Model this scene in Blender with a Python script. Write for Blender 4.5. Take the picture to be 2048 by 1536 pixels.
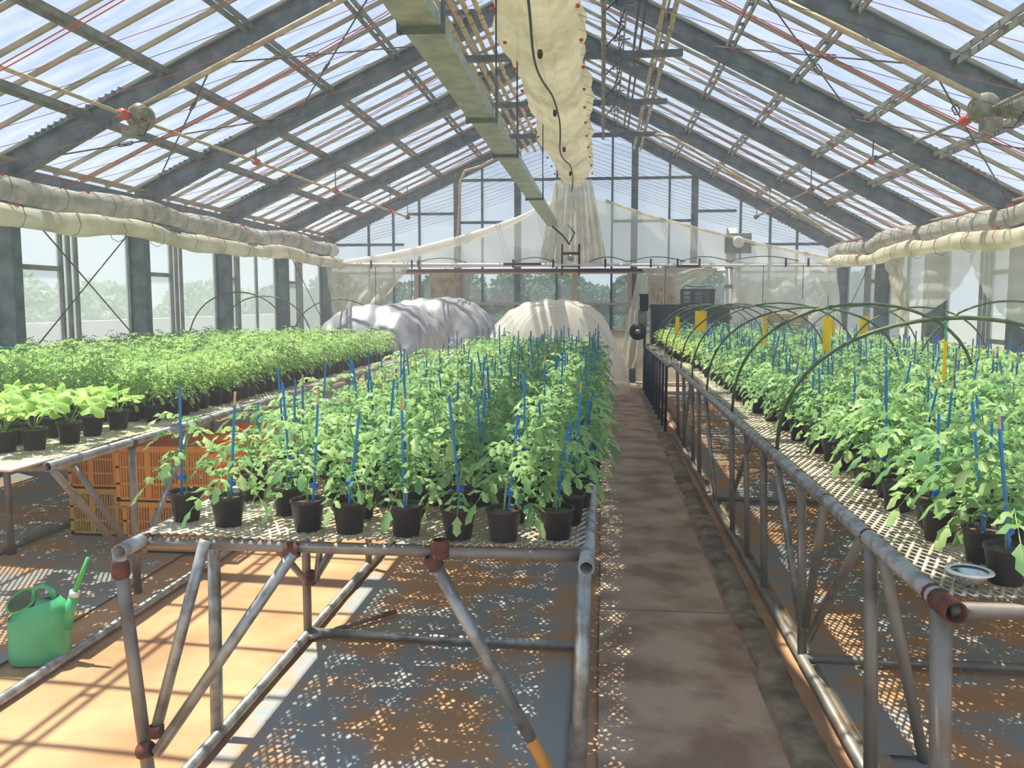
import bpy, math, random
import numpy as np
from mathutils import Vector, Matrix, Quaternion
for o in list(bpy.data.objects): bpy.data.objects.remove(o)
scene = bpy.context.scene
col = scene.collection
PI = math.pi

def lin(r, g, b):
    f = lambda c: (c/255/12.92) if c/255 <= .04045 else ((c/255+.055)/1.055)**2.4
    return (f(r), f(g), f(b), 1)

# ------------------------------------------------------------ camera
FPX, EYE = 1700.0, 1.62
G = -.28                      # level of the earth floor; the bench tops stand at .75
PITCH = math.atan(166/FPX); YAW = math.atan(181/FPX*math.cos(PITCH))
cam_data = bpy.data.cameras.new('camera'); cam = bpy.data.objects.new('camera', cam_data); col.objects.link(cam)
cam_data.sensor_width = 36; cam_data.lens = 36*FPX/2048; cam_data.clip_start = .05; cam_data.clip_end = 500
cam.location = (0, 0, EYE); cam.rotation_euler = (PI/2-PITCH, 0, YAW)
scene.camera = cam
# ------------------------------------------------------------ world (hazy bright sky with thin cloud)
w = bpy.data.worlds.new('world'); scene.world = w; w.use_nodes = True
nt = w.node_tree; N = nt.nodes; L = nt.links; N.clear()
out = N.new('ShaderNodeOutputWorld'); bg = N.new('ShaderNodeBackground'); L.new(bg.outputs[0], out.inputs[0])
tc = N.new('ShaderNodeTexCoord'); sx = N.new('ShaderNodeSeparateXYZ'); L.new(tc.outputs['Generated'], sx.inputs[0])
cr = N.new('ShaderNodeValToRGB'); L.new(sx.outputs['Z'], cr.inputs[0])
e = cr.color_ramp.elements
e[0].position = 0.0; e[0].color = (.80, .85, .91, 1)
e[1].position = .75; e[1].color = (.34, .48, .80, 1)
m_ = cr.color_ramp.elements.new(.22); m_.color = (.53, .65, .87, 1)
nz = N.new('ShaderNodeTexNoise'); nz.inputs['Scale'].default_value = 2.6; nz.inputs['Detail'].default_value = 7; nz.inputs['Roughness'].default_value = .62
mp = N.new('ShaderNodeMapping'); mp.inputs['Scale'].default_value = (1, 1, 2.4); L.new(tc.outputs['Generated'], mp.inputs[0]); L.new(mp.outputs[0], nz.inputs[0])
c2 = N.new('ShaderNodeValToRGB'); L.new(nz.outputs[0], c2.inputs[0]); c2.color_ramp.elements[0].position = .52; c2.color_ramp.elements[1].position = .78
mx = N.new('ShaderNodeMix'); mx.data_type = 'RGBA'; L.new(c2.outputs[0], mx.inputs[0]); L.new(cr.outputs[0], mx.inputs[6]); mx.inputs[7].default_value = (.92, .95, .98, 1)
L.new(mx.outputs[2], bg.inputs[0]); bg.inputs[1].default_value = 0.93
# ------------------------------------------------------------ sun, from the left and a little beyond
sd = bpy.data.lights.new('sun', 'SUN'); sun = bpy.data.objects.new('sun', sd); col.objects.link(sun)
sd.energy = 7.6; sd.angle = .009; sd.color = (1, .93, .80)
SUN = Vector((.265, -.155, -1.0))
sun.rotation_euler = SUN.to_track_quat('-Z', 'Y').to_euler(); sun.location = (-8, 8, 14)
scene.view_settings.view_transform = 'Standard'; scene.view_settings.look = 'None'
scene.view_settings.gamma = 1; scene.view_settings.use_curve_mapping = False
scene.view_settings.exposure = 0.30
try:
    scene.cycles.transparent_max_bounces = 14; scene.cycles.max_bounces = 7; scene.cycles.caustics_reflective = False; scene.cycles.caustics_refractive = False
except Exception: pass

# ------------------------------------------------------------ measuring helper: where a line of sight meets a plane of the place
_f = np.array([-math.sin(YAW)*math.cos(PITCH), math.cos(YAW)*math.cos(PITCH), -math.sin(PITCH)])
_r = np.array([math.cos(YAW), math.sin(YAW), 0]); _u = np.cross(_r, _f)
def at(px, py, Y=None, Z=None, X=None):
    d = _f+_r*(px-1024)/FPX-_u*(py-768)/FPX
    t = Y/d[1] if Y is not None else (X/d[0] if X is not None else (Z-EYE)/d[2])
    return (float(t*d[0]), float(t*d[1]), float(EYE+t*d[2]))

# ------------------------------------------------------------ materials
def mat(name, color, rough=.6, metal=0, color2=None, scale=8, detail=4, lo=.4, hi=.6, bump=0, bscale=40, spec=.4, coord='Object', rnd=0):
    m = bpy.data.materials.new(name); m.use_nodes = True
    n = m.node_tree.nodes; l = m.node_tree.links; b = n['Principled BSDF']
    b.inputs['Roughness'].default_value = rough; b.inputs['Metallic'].default_value = metal
    b.inputs['Specular IOR Level'].default_value = spec
    b.inputs['Base Color'].default_value = color
    t = n.new('ShaderNodeTexCoord'); src = None
    if color2:
        z = n.new('ShaderNodeTexNoise'); z.inputs['Scale'].default_value = scale; z.inputs['Detail'].default_value = detail
        l.new(t.outputs[coord], z.inputs[0])
        r = n.new('ShaderNodeMapRange'); r.inputs[1].default_value = lo; r.inputs[2].default_value = hi
        l.new(z.outputs[0], r.inputs[0])
        x = n.new('ShaderNodeMix'); x.data_type = 'RGBA'; l.new(r.outputs[0], x.inputs[0])
        x.inputs[6].default_value = color; x.inputs[7].default_value = color2
        src = x.outputs[2]; l.new(src, b.inputs['Base Color'])
    if rnd:
        oi = n.new('ShaderNodeObjectInfo'); h = n.new('ShaderNodeHueSaturation')
        r = n.new('ShaderNodeMapRange'); r.inputs[3].default_value = 1-rnd; r.inputs[4].default_value = 1+rnd
        l.new(oi.outputs['Random'], r.inputs[0]); l.new(r.outputs[0], h.inputs['Value'])
        if src: l.new(src, h.inputs['Color'])
        else: h.inputs['Color'].default_value = color
        l.new(h.outputs[0], b.inputs['Base Color'])
    if bump:
        z = n.new('ShaderNodeTexNoise'); z.inputs['Scale'].default_value = bscale; z.inputs['Detail'].default_value = 5
        l.new(t.outputs[coord], z.inputs[0]); bp = n.new('ShaderNodeBump'); bp.inputs[0].default_value = bump; bp.inputs[1].default_value = .02
        l.new(z.outputs[0], bp.inputs['Height']); l.new(bp.outputs[0], b.inputs['Normal'])
    return m

def sheet_mat(name, color, transp, transl, rough=.5, color2=None, scale=3, gloss=0):
    """cloth or film: part clear, part translucent, part diffuse"""
    m = bpy.data.materials.new(name); m.use_nodes = True
    n = m.node_tree.nodes; l = m.node_tree.links; n.clear()
    o = n.new('ShaderNodeOutputMaterial'); T = n.new('ShaderNodeBsdfTransparent'); R = n.new('ShaderNodeBsdfTranslucent'); D = n.new('ShaderNodeBsdfDiffuse')
    for q in (R, D): q.inputs[0].default_value = color
    if color2:
        t = n.new('ShaderNodeTexCoord'); z = n.new('ShaderNodeTexNoise'); z.inputs['Scale'].default_value = scale; z.inputs['Detail'].default_value = 4; l.new(t.outputs['Object'], z.inputs[0])
        r = n.new('ShaderNodeMapRange'); r.inputs[1].default_value = .42; r.inputs[2].default_value = .62; l.new(z.outputs[0], r.inputs[0])
        x = n.new('ShaderNodeMix'); x.data_type = 'RGBA'; x.inputs[6].default_value = color; x.inputs[7].default_value = color2; l.new(r.outputs[0], x.inputs[0])
        for q in (R, D): l.new(x.outputs[2], q.inputs[0])
    a = n.new('ShaderNodeMixShader'); a.inputs[0].default_value = transl/(max(1e-3, 1-transp)); l.new(D.outputs[0], a.inputs[1]); l.new(R.outputs[0], a.inputs[2])
    last = a.outputs[0]
    if gloss:
        G = n.new('ShaderNodeBsdfGlossy'); G.inputs['Roughness'].default_value = rough; g = n.new('ShaderNodeMixShader'); g.inputs[0].default_value = gloss
        l.new(last, g.inputs[1]); l.new(G.outputs[0], g.inputs[2]); last = g.outputs[0]
    b = n.new('ShaderNodeMixShader'); b.inputs[0].default_value = 1-transp; l.new(T.outputs[0], b.inputs[1]); l.new(last, b.inputs[2])
    l.new(b.outputs[0], o.inputs[0]); return m

def glass_mat(name, dust, dcol, tint=(.95, .98, .985, 1), streak=True):
    m = bpy.data.materials.new(name); m.use_nodes = True
    n = m.node_tree.nodes; l = m.node_tree.links; n.clear()
    o = n.new('ShaderNodeOutputMaterial'); T = n.new('ShaderNodeBsdfTransparent'); T.inputs[0].default_value = tint
    G = n.new('ShaderNodeBsdfGlossy'); G.inputs['Roughness'].default_value = .04; D = n.new('ShaderNodeBsdfTranslucent'); D.inputs[0].default_value = dcol
    a = n.new('ShaderNodeMixShader'); a.inputs[0].default_value = .05; l.new(T.outputs[0], a.inputs[1]); l.new(G.outputs[0], a.inputs[2])
    b = n.new('ShaderNodeMixShader'); l.new(a.outputs[0], b.inputs[1]); l.new(D.outputs[0], b.inputs[2]); b.inputs[0].default_value = dust
    if streak:
        t = n.new('ShaderNodeTexCoord'); p = n.new('ShaderNodeMapping'); p.inputs['Scale'].default_value = (1.2, 5, 1.2); l.new(t.outputs['Object'], p.inputs[0])
        z = n.new('ShaderNodeTexNoise'); z.inputs['Scale'].default_value = 1.6; z.inputs['Detail'].default_value = 5; l.new(p.outputs[0], z.inputs[0])
        r = n.new('ShaderNodeMapRange'); r.inputs[1].default_value = .4; r.inputs[2].default_value = .75; r.inputs[3].default_value = dust*.5; r.inputs[4].default_value = dust*2.4
        l.new(z.outputs[0], r.inputs[0]); l.new(r.outputs[0], b.inputs[0])
    l.new(b.outputs[0], o.inputs[0]); return m

def leaf_mat(name, c1, c2, c3, transl=.35):
    m = bpy.data.materials.new(name); m.use_nodes = True
    n = m.node_tree.nodes; l = m.node_tree.links; n.clear()
    o = n.new('ShaderNodeOutputMaterial'); g = n.new('ShaderNodeNewGeometry')
    z = n.new('ShaderNodeTexNoise'); z.inputs['Scale'].default_value = 7; z.inputs['Detail'].default_value = 3; l.new(g.outputs['Position'], z.inputs[0])
    oi = n.new('ShaderNodeMath'); oi.operation = 'ADD'; l.new(z.outputs[0], oi.inputs[0])
    s = n.new('ShaderNodeMath'); s.operation = 'MULTIPLY_ADD'; s.inputs[1].default_value = .28; s.inputs[2].default_value = -.14
    l.new(g.outputs['Random Per Island'], s.inputs[0]); l.new(s.outputs[0], oi.inputs[1])
    r = n.new('ShaderNodeValToRGB'); l.new(oi.outputs[0], r.inputs[0]); el = r.color_ramp.elements
    el[0].position = .33; el[0].color = c1; el[1].position = .68; el[1].color = c3; k = el.new(.5); k.color = c2
    P = n.new('ShaderNodeBsdfPrincipled'); P.inputs['Roughness'].default_value = .48; P.inputs['Specular IOR Level'].default_value = .35
    R = n.new('ShaderNodeBsdfTranslucent'); hs = n.new('ShaderNodeHueSaturation'); hs.inputs['Hue'].default_value = .485; hs.inputs['Value'].default_value = 1.5; hs.inputs['Saturation'].default_value = .84
    l.new(r.outputs[0], P.inputs['Base Color']); l.new(r.outputs[0], hs.inputs['Color']); l.new(hs.outputs[0], R.inputs[0])
    x = n.new('ShaderNodeMixShader'); x.inputs[0].default_value = transl; l.new(P.outputs[0], x.inputs[1]); l.new(R.outputs[0], x.inputs[2]); l.new(x.outputs[0], o.inputs[0])
    return m

def mesh_alpha_mat(name, color, wx, wy, t):
    m = bpy.data.materials.new(name); m.use_nodes = True
    n = m.node_tree.nodes; l = m.node_tree.links; b = n['Principled BSDF']; b.inputs['Base Color'].default_value = color; b.inputs['Roughness'].default_value = .5
    g = n.new('ShaderNodeNewGeometry'); s = n.new('ShaderNodeSeparateXYZ'); l.new(g.outputs['Position'], s.inputs[0])
    def M(op, a, b_=None, c=None):
        q = n.new('ShaderNodeMath'); q.operation = op
        for i, v in enumerate((a, b_, c)):
            if v is None: continue
            if isinstance(v, (int, float)): q.inputs[i].default_value = v
            else: l.new(v, q.inputs[i])
        return q.outputs[0]
    u = M('DIVIDE', s.outputs[0], wx); v = M('DIVIDE', s.outputs[1], wy)
    A = M('FRACT', M('ADD', u, v)); B = M('FRACT', M('SUBTRACT', u, v))
    op = M('MAXIMUM', M('LESS_THAN', A, t), M('LESS_THAN', B, t)); l.new(op, b.inputs['Alpha'])
    return m

def floor_mat():
    m = mat('sand_ground', lin(206, 162, 120), .95, color2=lin(172, 130, 92), scale=1.6, detail=8, lo=.38, hi=.66, bump=.7, bscale=14)
    return m

def mat_mat():
    """woven weed mat: grey with fine blue guide lines, sand blown over it in patches"""
    m = bpy.data.materials.new('weed_mat'); m.use_nodes = True
    n = m.node_tree.nodes; l = m.node_tree.links; b = n['Principled BSDF']; b.inputs['Roughness'].default_value = .7
    g = n.new('ShaderNodeNewGeometry'); s = n.new('ShaderNodeSeparateXYZ'); l.new(g.outputs['Position'], s.inputs[0])
    def M(op, a, b_=None):
        q = n.new('ShaderNodeMath'); q.operation = op
        for i, v in enumerate((a, b_)):
            if v is None: continue
            if isinstance(v, (int, float)): q.inputs[i].default_value = v
            else: l.new(v, q.inputs[i])
        return q.outputs[0]
    ln = M('MAXIMUM', M('LESS_THAN', M('FRACT', M('DIVIDE', M('ADD', s.outputs[0], .11), .3)), .018), M('LESS_THAN', M('FRACT', M('DIVIDE', s.outputs[1], .9)), .006))
    z = n.new('ShaderNodeTexNoise'); z.inputs['Scale'].default_value = 1.5; z.inputs['Detail'].default_value = 9; z.inputs['Roughness'].default_value = .62; l.new(g.outputs['Position'], z.inputs[0])
    r = n.new('ShaderNodeMapRange'); r.inputs[1].default_value = .45; r.inputs[2].default_value = .54; l.new(z.outputs[0], r.inputs[0])
    x = n.new('ShaderNodeMix'); x.data_type = 'RGBA'; x.inputs[6].default_value = lin(158, 160, 156); x.inputs[7].default_value = lin(90, 175, 205); l.new(ln, x.inputs[0])
    y = n.new('ShaderNodeMix'); y.data_type = 'RGBA'; y.inputs[7].default_value = lin(196, 150, 106); l.new(x.outputs[2], y.inputs[6]); l.new(r.outputs[0], y.inputs[0])
    l.new(y.outputs[2], b.inputs['Base Color']); return m

M = {}
M['sand'] = floor_mat(); M['mat'] = mat_mat()
M['walk'] = mat('walkway_board', lin(204, 176, 148), .85, color2=lin(158, 130, 104), scale=3.2, detail=9, lo=.4, hi=.62, bump=.4, bscale=22)
M['conc'] = mat('concrete', lin(172, 154, 128), .9, color2=lin(112, 94, 76), scale=6, detail=8, lo=.4, hi=.65, bump=.5)
M['steel'] = mat('dark_steel', lin(108, 122, 124), .6, .1, color2=lin(82, 95, 99), scale=5, detail=6)
M['purlin'] = mat('channel_steel', lin(140, 142, 132), .5, .2, color2=lin(108, 112, 106), scale=5)
M['bar'] = mat('tan_bar', lin(176, 162, 132), .6, color2=lin(150, 136, 112), scale=4)
M['pipe'] = mat('galvanised_pipe', lin(168, 172, 168), .4, .55, color2=lin(136, 134, 126), scale=14, detail=6, lo=.42, hi=.6)
M['pipe2'] = mat('dull_pipe', lin(146, 142, 132), .5, .35, color2=lin(118, 104, 92), scale=5, detail=8, lo=.48, hi=.68)
M['beige'] = mat('beige_conduit', lin(206, 188, 154), .55, color2=lin(180, 160, 128), scale=9)
M['galv'] = mat('galvanised_sheet', lin(182, 194, 180), .35, .4, color2=lin(152, 166, 154), scale=7, detail=6)
M['rust'] = mat('rusty_iron', lin(122, 72, 52), .85, .2, color2=lin(88, 60, 50), scale=30)
M['black'] = mat('black_iron', lin(38, 42, 44), .5, .2)
M['blackpl'] = mat('black_plastic', lin(44, 46, 48), .42, color2=lin(62, 56, 52), scale=5, rnd=.25)
M['brownpl'] = mat('brown_pot', lin(74, 54, 46), .5, color2=lin(52, 42, 38), scale=6)
M['purple'] = mat('purple_plastic', lin(120, 84, 168), .4)
M['soil'] = mat('soil', lin(84, 62, 46), .95, color2=lin(140, 112, 84), scale=60, bump=.6, bscale=120)
M['stake'] = mat('blue_stake', lin(40, 124, 186), .35, rnd=.15)
M['cane'] = mat('tan_cane', lin(196, 170, 120), .6)
M['clip'] = mat('blue_clip', lin(30, 92, 190), .4)
M['red'] = mat('red_plastic', lin(214, 74, 52), .45)
M['redw'] = mat('red_wire', lin(206, 92, 84), .5)
M['blackw'] = mat('dark_wire', lin(74, 70, 72), .5)
M['mesh'] = mat('mesh_steel', lin(226, 218, 194), .45, .1, color2=lin(196, 184, 158), scale=7)
M['mesha'] = mesh_alpha_mat('mesh_steel_far', lin(232, 222, 194), .036, .075, .30)
M['orange'] = mat('orange_plastic', lin(242, 166, 58), .4, color2=lin(232, 150, 48), scale=5)
M['yellowc'] = mat('yellow_crate', lin(234, 192, 84), .4, color2=lin(222, 176, 70), scale=5)
M['green'] = mat('green_plastic', lin(84, 186, 128), .3, color2=lin(74, 174, 116), scale=4)
M['greenl'] = mat('light_green_plastic', lin(86, 190, 96), .35)
M['teal'] = mat('teal_cane', lin(70, 160, 136), .5)
M['hoop'] = mat('green_tube', lin(92, 110, 74), .45, color2=lin(64, 84, 58), scale=12)
M['yellow'] = sheet_mat('yellow_card', lin(255, 226, 20), .0, .5)
M['ribbon'] = mat('green_string', lin(52, 172, 120), .5)
M['white'] = mat('white_enamel', lin(232, 230, 222), .35)
M['chrome'] = mat('bright_tin', lin(214, 222, 228), .2, .85)
M['alu'] = mat('aluminium_frame', lin(150, 156, 148), .45, .4, color2=lin(128, 132, 124), scale=4)
M['frame_tan'] = mat('tan_frame', lin(196, 178, 150), .6)
M['wood'] = mat('pale_wood', lin(206, 184, 140), .7, color2=lin(186, 160, 114), scale=9)
M['plate'] = mat('pale_board', lin(216, 200, 166), .6, color2=lin(196, 180, 150), scale=6)
M['motor'] = mat('motor_grey', lin(148, 146, 124), .5, .2, color2=lin(116, 112, 96), scale=14)
M['glass'] = glass_mat('roof_glass', .05, lin(240, 244, 246))
M['glass2'] = glass_mat('wall_glass', .30, lin(226, 234, 232), streak=False)
M['glass3'] = glass_mat('end_glass', .10, lin(224, 234, 236), streak=False)
M['cloth'] = sheet_mat('white_shade_cloth', lin(240, 236, 218), .04, .55, color2=lin(222, 212, 186), scale=2.4)
M['cloth2'] = sheet_mat('creased_grey_cloth', lin(206, 202, 190), .12, .35, color2=lin(176, 172, 162), scale=5)
M['voile'] = sheet_mat('thin_shade_voile', lin(236, 232, 214), .42, .34)
M['swagc'] = sheet_mat('swag_voile', lin(244, 240, 224), .34, .44)
M['voile2'] = sheet_mat('dense_voile', lin(228, 222, 202), .22, .45, color2=lin(206, 196, 172), scale=4)
M['film'] = sheet_mat('hanging_film', lin(238, 238, 226), .22, .42, gloss=.22, rough=.35)
M['browncurt'] = sheet_mat('beige_curtain', lin(206, 186, 152), .10, .4, color2=lin(168, 142, 112), scale=6)
M['silver'] = sheet_mat('silver_film', lin(176, 174, 178), .02, .26, color2=lin(122, 120, 126), scale=3, gloss=.25, rough=.38)  # darker second tone puts streaks of shade into the film colour
M['whitefilm'] = sheet_mat('white_tunnel_film', lin(244, 240, 230), .22, .45, gloss=.06, rough=.5)
M['tomato'] = leaf_mat('tomato_leaf', lin(92, 142, 86), lin(130, 172, 102), lin(172, 202, 124), .38)
M['bushy'] = leaf_mat('bushy_leaf', lin(108, 158, 80), lin(146, 188, 98), lin(188, 210, 124), .40)
M['pale'] = leaf_mat('pale_leaf', lin(140, 174, 84), lin(172, 198, 96), lin(196, 208, 120), .4)
M['squash'] = leaf_mat('squash_leaf', lin(120, 176, 58), lin(156, 200, 92), lin(186, 214, 130), .42)
M['stem'] = mat('green_stem', lin(136, 170, 92), .5)
M['tree'] = leaf_mat('tree_leaf', lin(44, 84, 52), lin(70, 112, 66), lin(104, 144, 84), .25)
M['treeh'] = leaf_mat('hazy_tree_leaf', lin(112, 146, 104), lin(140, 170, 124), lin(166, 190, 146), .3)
M['bark'] = mat('bark', lin(96, 80, 66), .9)
M['bwhite'] = mat('painted_wall', lin(232, 230, 224), .8)
M['bglass'] = mat('dark_window', lin(96, 112, 122), .2)
M['ground'] = mat('gravel_ground', lin(190, 182, 164), .95, color2=lin(150, 150, 122), scale=.6, detail=8)

# ------------------------------------------------------------ mesh helpers
class MB:
    """collects shapes; build() links them as ONE mesh object"""
    def __init__(s): s.v = []; s.f = []; s.m = []; s.k = 0
    def quadsv(s, vs, fs):
        b = len(s.v); s.v += [tuple(map(float, p)) for p in vs]; s.f += [tuple(b+i for i in q) for q in fs]; s.m += [s.k]*len(fs); return s
    def box(s, lo, hi):
        (a, b, c), (d, e_, f) = lo, hi
        return s.quadsv([(a,b,c),(d,b,c),(d,e_,c),(a,e_,c),(a,b,f),(d,b,f),(d,e_,f),(a,e_,f)], [(0,3,2,1),(4,5,6,7),(0,1,5,4),(1,2,6,5),(2,3,7,6),(3,0,4,7)])
    def beam(s, p, q, wd, ht, up=(0, 0, 1)):
        """rectangular bar between two points, wd across, ht along up"""
        p = Vector(p); q = Vector(q); t = (q-p).normalized(); u = Vector(up); x = t.cross(u)
        if x.length < 1e-4: x = t.cross(Vector((1, 0, 0)))
        x.normalize(); y = x.cross(t).normalized(); vs = []
        for c in (p, q):
            for a, b in ((-1,-1),(1,-1),(1,1),(-1,1)): vs.append(c+x*a*wd/2+y*b*ht/2)
        return s.quadsv(vs, [(0,1,2,3),(7,6,5,4),(0,4,5,1),(1,5,6,2),(2,6,7,3),(3,7,4,0)])
    def tube(s, pts, r, n=8, cap=True):
        pts = [Vector(p) for p in pts]; R = r if isinstance(r, (list, tuple)) else [r]*len(pts)
        x = None; vs = []
        for i, p in enumerate(pts):
            t = (pts[min(i+1, len(pts)-1)]-pts[max(i-1, 0)]).normalized()
            if x is None: x = t.orthogonal().normalized()
            else:
                x = x-t*x.dot(t)
                x = x.normalized() if x.length > 1e-6 else t.orthogonal().normalized()
            y = t.cross(x)
            for k in range(n):
                a = 2*PI*k/n; vs.append(p+(x*math.cos(a)+y*math.sin(a))*R[i])
        fs = [(i*n+k, i*n+(k+1) % n, (i+1)*n+(k+1) % n, (i+1)*n+k) for i in range(len(pts)-1) for k in range(n)]
        if cap: fs += [tuple(range(n))[::-1], tuple((len(pts)-1)*n+k for k in range(n))]
        return s.quadsv(vs, fs)
    def pipe(s, p, q, r, wall=.005, n=12):
        """open-ended tube: wall seen at both ends"""
        p = Vector(p); q = Vector(q); t = (q-p).normalized(); x = t.orthogonal().normalized(); y = t.cross(x); vs = []
        for c, rr in ((p, r), (q, r), (q, r-wall), (p, r-wall)):
            for k in range(n):
                a = 2*PI*k/n; vs.append(c+(x*math.cos(a)+y*math.sin(a))*rr)
        fs = [(i*n+k, i*n+(k+1) % n, ((i+1) % 4)*n+(k+1) % n, ((i+1) % 4)*n+k) for i in range(4) for k in range(n)]
        return s.quadsv(vs, fs)
    def lathe(s, prof, c=(0, 0, 0), n=12, ax=None):
        vs = []; q = Vector((0, 0, 1)).rotation_difference(Vector(ax)) if ax else Quaternion()
        for r, z in prof:
            for k in range(n):
                a = 2*PI*k/n; vs.append(Vector(c)+q @ Vector((r*math.cos(a), r*math.sin(a), z)))
        return s.quadsv(vs, [(i*n+k, i*n+(k+1) % n, (i+1)*n+(k+1) % n, (i+1)*n+k) for i in range(len(prof)-1) for k in range(n)])
    def grid(s, nu, nv, fn, flip=False):
        vs = [fn(i/nu, j/nv) for j in range(nv+1) for i in range(nu+1)]
        fs = [(j*(nu+1)+i, j*(nu+1)+i+1, (j+1)*(nu+1)+i+1, (j+1)*(nu+1)+i) for j in range(nv) for i in range(nu)]
        return s.quadsv(vs, fs)
    def mesh(s, name, mats, smooth=False):
        me = bpy.data.meshes.new(name); me.from_pydata(s.v, [], s.f)
        for m in (mats if isinstance(mats, (list, tuple)) else [mats]): me.materials.append(m)
        if any(s.m): me.polygons.foreach_set('material_index', s.m)
        if smooth: me.shade_smooth()
        me.update(); return me
    def build(s, name, mats, parent=None, smooth=False, kind=None, loc=None):
        o = bpy.data.objects.new(name, s.mesh(name, mats, smooth)); col.objects.link(o)
        if parent: o.parent = parent
        if parent and loc is None:          # points were given in world space: the parent's own place is taken off
            o.matrix_parent_inverse = Matrix.Translation(-Vector(parent.location))
        if loc is not None: o.location = loc
        if kind: o['kind'] = kind
        return o

def npmesh(name, V, Q, mats, mi=None, smooth=False):
    me = bpy.data.meshes.new(name); V = np.asarray(V, np.float32); Q = np.asarray(Q, np.int32)
    me.vertices.add(len(V)); me.vertices.foreach_set('co', V.ravel())
    me.loops.add(Q.size); me.loops.foreach_set('vertex_index', Q.ravel())
    me.polygons.add(len(Q)); me.polygons.foreach_set('loop_start', np.arange(0, Q.size, 4, dtype=np.int32)); me.polygons.foreach_set('loop_total', np.full(len(Q), 4, np.int32))
    for m in mats: me.materials.append(m)
    if mi is not None: me.polygons.foreach_set('material_index', np.asarray(mi, np.int32))
    me.update(calc_edges=True); me.validate()
    if smooth: me.shade_smooth()
    return me

def tag(o, label, cat=None, group=None, kind=None):
    o['label'] = label
    if cat: o['category'] = cat
    if group: o['group'] = group
    if kind: o['kind'] = kind
    return o
def empty(name, loc, label, cat=None, group=None, kind=None):
    o = bpy.data.objects.new(name, None); col.objects.link(o); o.location = loc; o.empty_display_size = .1
    return tag(o, label, cat, group, kind)
def link(name, me, parent, loc=(0, 0, 0), rot=(0, 0, 0), sc=(1, 1, 1)):
    o = bpy.data.objects.new(name, me); col.objects.link(o); o.parent = parent; o.location = loc; o.rotation_euler = rot; o.scale = sc; return o
R = random.Random(5)
def nz1(x, s=0): return math.sin(x*1.7+s)*.5+math.sin(x*3.9+1.3*s+1)*.3+math.sin(x*8.3+2.1*s+2)*.2

# ============================================================ THE SETTING
XL, XR, YE = -6.65, 5.4, 20.0
FR = [.70, 3.45, 6.20, 8.95, 11.70, 14.45, 17.20, 20.0]
SL, SR, ZL, ZR = .462, .535, 3.05, 2.78
XA = (ZR+SR*XR-ZL+SL*XL)/(SL+SR); ZA = ZL+SL*(XA-XL)
def roof(x): return ZL+SL*(x-XL) if x < XA else ZR+SR*(XR-x)

outside = MB().box((-60, -6, G-.3), (60, 90, G-.03)).build('ground', M['ground']); tag(outside, 'pale gravel ground outside the greenhouse', kind='structure')
fl = MB().grid(60, 110, lambda u, v: (-6.7+12.2*u, -.5+20.6*v, G+.006*nz1(u*40, 1)*nz1(v*60, 2))).build('floor', M['sand'], smooth=True)
tag(fl, 'sandy pale orange earth floor of the greenhouse', kind='structure')
# walkway boards one by one
for i in range(11):                                             # walkway boards one by one
    y0 = -.4+i*1.83
    MB().box((.0+.01*nz1(i, 3), y0, G-.02), (.77+.015*nz1(i, 5), y0+1.815, G+.022+.003*(i % 2))).build('board', M['walk'], fl)
kb = MB(); kb.grid(6, 160, lambda u, v: (.785+.20*u+.035*nz1(v*57, 2)*(1-u), -.4+19.6*v, G-.012+.040*math.sin(PI*min(1, max(0, u)))**.35*(1+.5*nz1(v*55, 3))+.010*nz1(v*130+u*7, 1))).build('kerb', M['conc'], fl, True)
MB().box((1.09, .3, G-.02), (1.20, 19, G+.03)).build('concrete_strip', M['conc'], fl)
for nm, x0, x1, y0, y1, lab in (('weed_mat', -1.58, -.06, .2, 19.2, 'grey weed mat with thin blue lines under the middle bench'),
                           ('weed_mat', 1.21, 5.0, .6, 19, 'grey weed mat strewn with sand under the right bench'),
                           ('weed_mat', -6.4, -3.1, 3.2, 19, 'grey weed mat lying under the left bench')):
    o = MB().grid(14, 40, lambda u, v: (x0+(x1-x0)*u, y0+(y1-y0)*v, G+.014+.003*nz1(u*9+v*31, 3))).build(nm, M['mat'], smooth=True); tag(o, lab, 'ground mat')

# roof: a setting piece with rafters, purlins, bars and single panes
ce = empty('ceiling', (0, 0, 0), 'pitched glass roof on dark steel rafters with tan glazing bars', kind='structure')
def rafter(y, side):
    m = MB(); m.k = 0
    xe = XL if side < 0 else XR; n = 10
    dep = lambda t: .25+.10*max(0, 1-t*5)
    P = []
    for i in range(n+1):
        t = i/n; x = xe+(XA-xe)*t; z = roof(x-1e-6 if side < 0 else x+1e-6); P.append((x, z, dep(t)))
    # web with flanges
    for i in range(n):
        (x0, z0, d0), (x1, z1, d1) = P[i], P[i+1]
        for hw, top, bot in ((.012, 1, 0),):
            m.quadsv([(x0, y-hw, z0-d0/2), (x1, y-hw, z1-d1/2), (x1, y-hw, z1+.13), (x0, y-hw, z0+.13), (x0, y+hw, z0-d0/2), (x1, y+hw, z1-d1/2), (x1, y+hw, z1+.13), (x0, y+hw, z0+.13)],
                     [(0,1,2,3),(7,6,5,4)])
        for zo0, zo1, zz in ((z0-d0/2, z1-d1/2, .016), (z0+.13, z1+.13, -.016)):
            m.quadsv([(x0, y-.07, zo0), (x1, y-.07, zo1), (x1, y+.07, zo1), (x0, y+.07, zo0), (x0, y-.07, zo0+zz), (x1, y-.07, zo1+zz), (x1, y+.07, zo1+zz), (x0, y+.07, zo0+zz)],
                     [(0,1,2,3),(7,6,5,4),(0,4,5,1),(3,2,6,7)])
    return m
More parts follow.
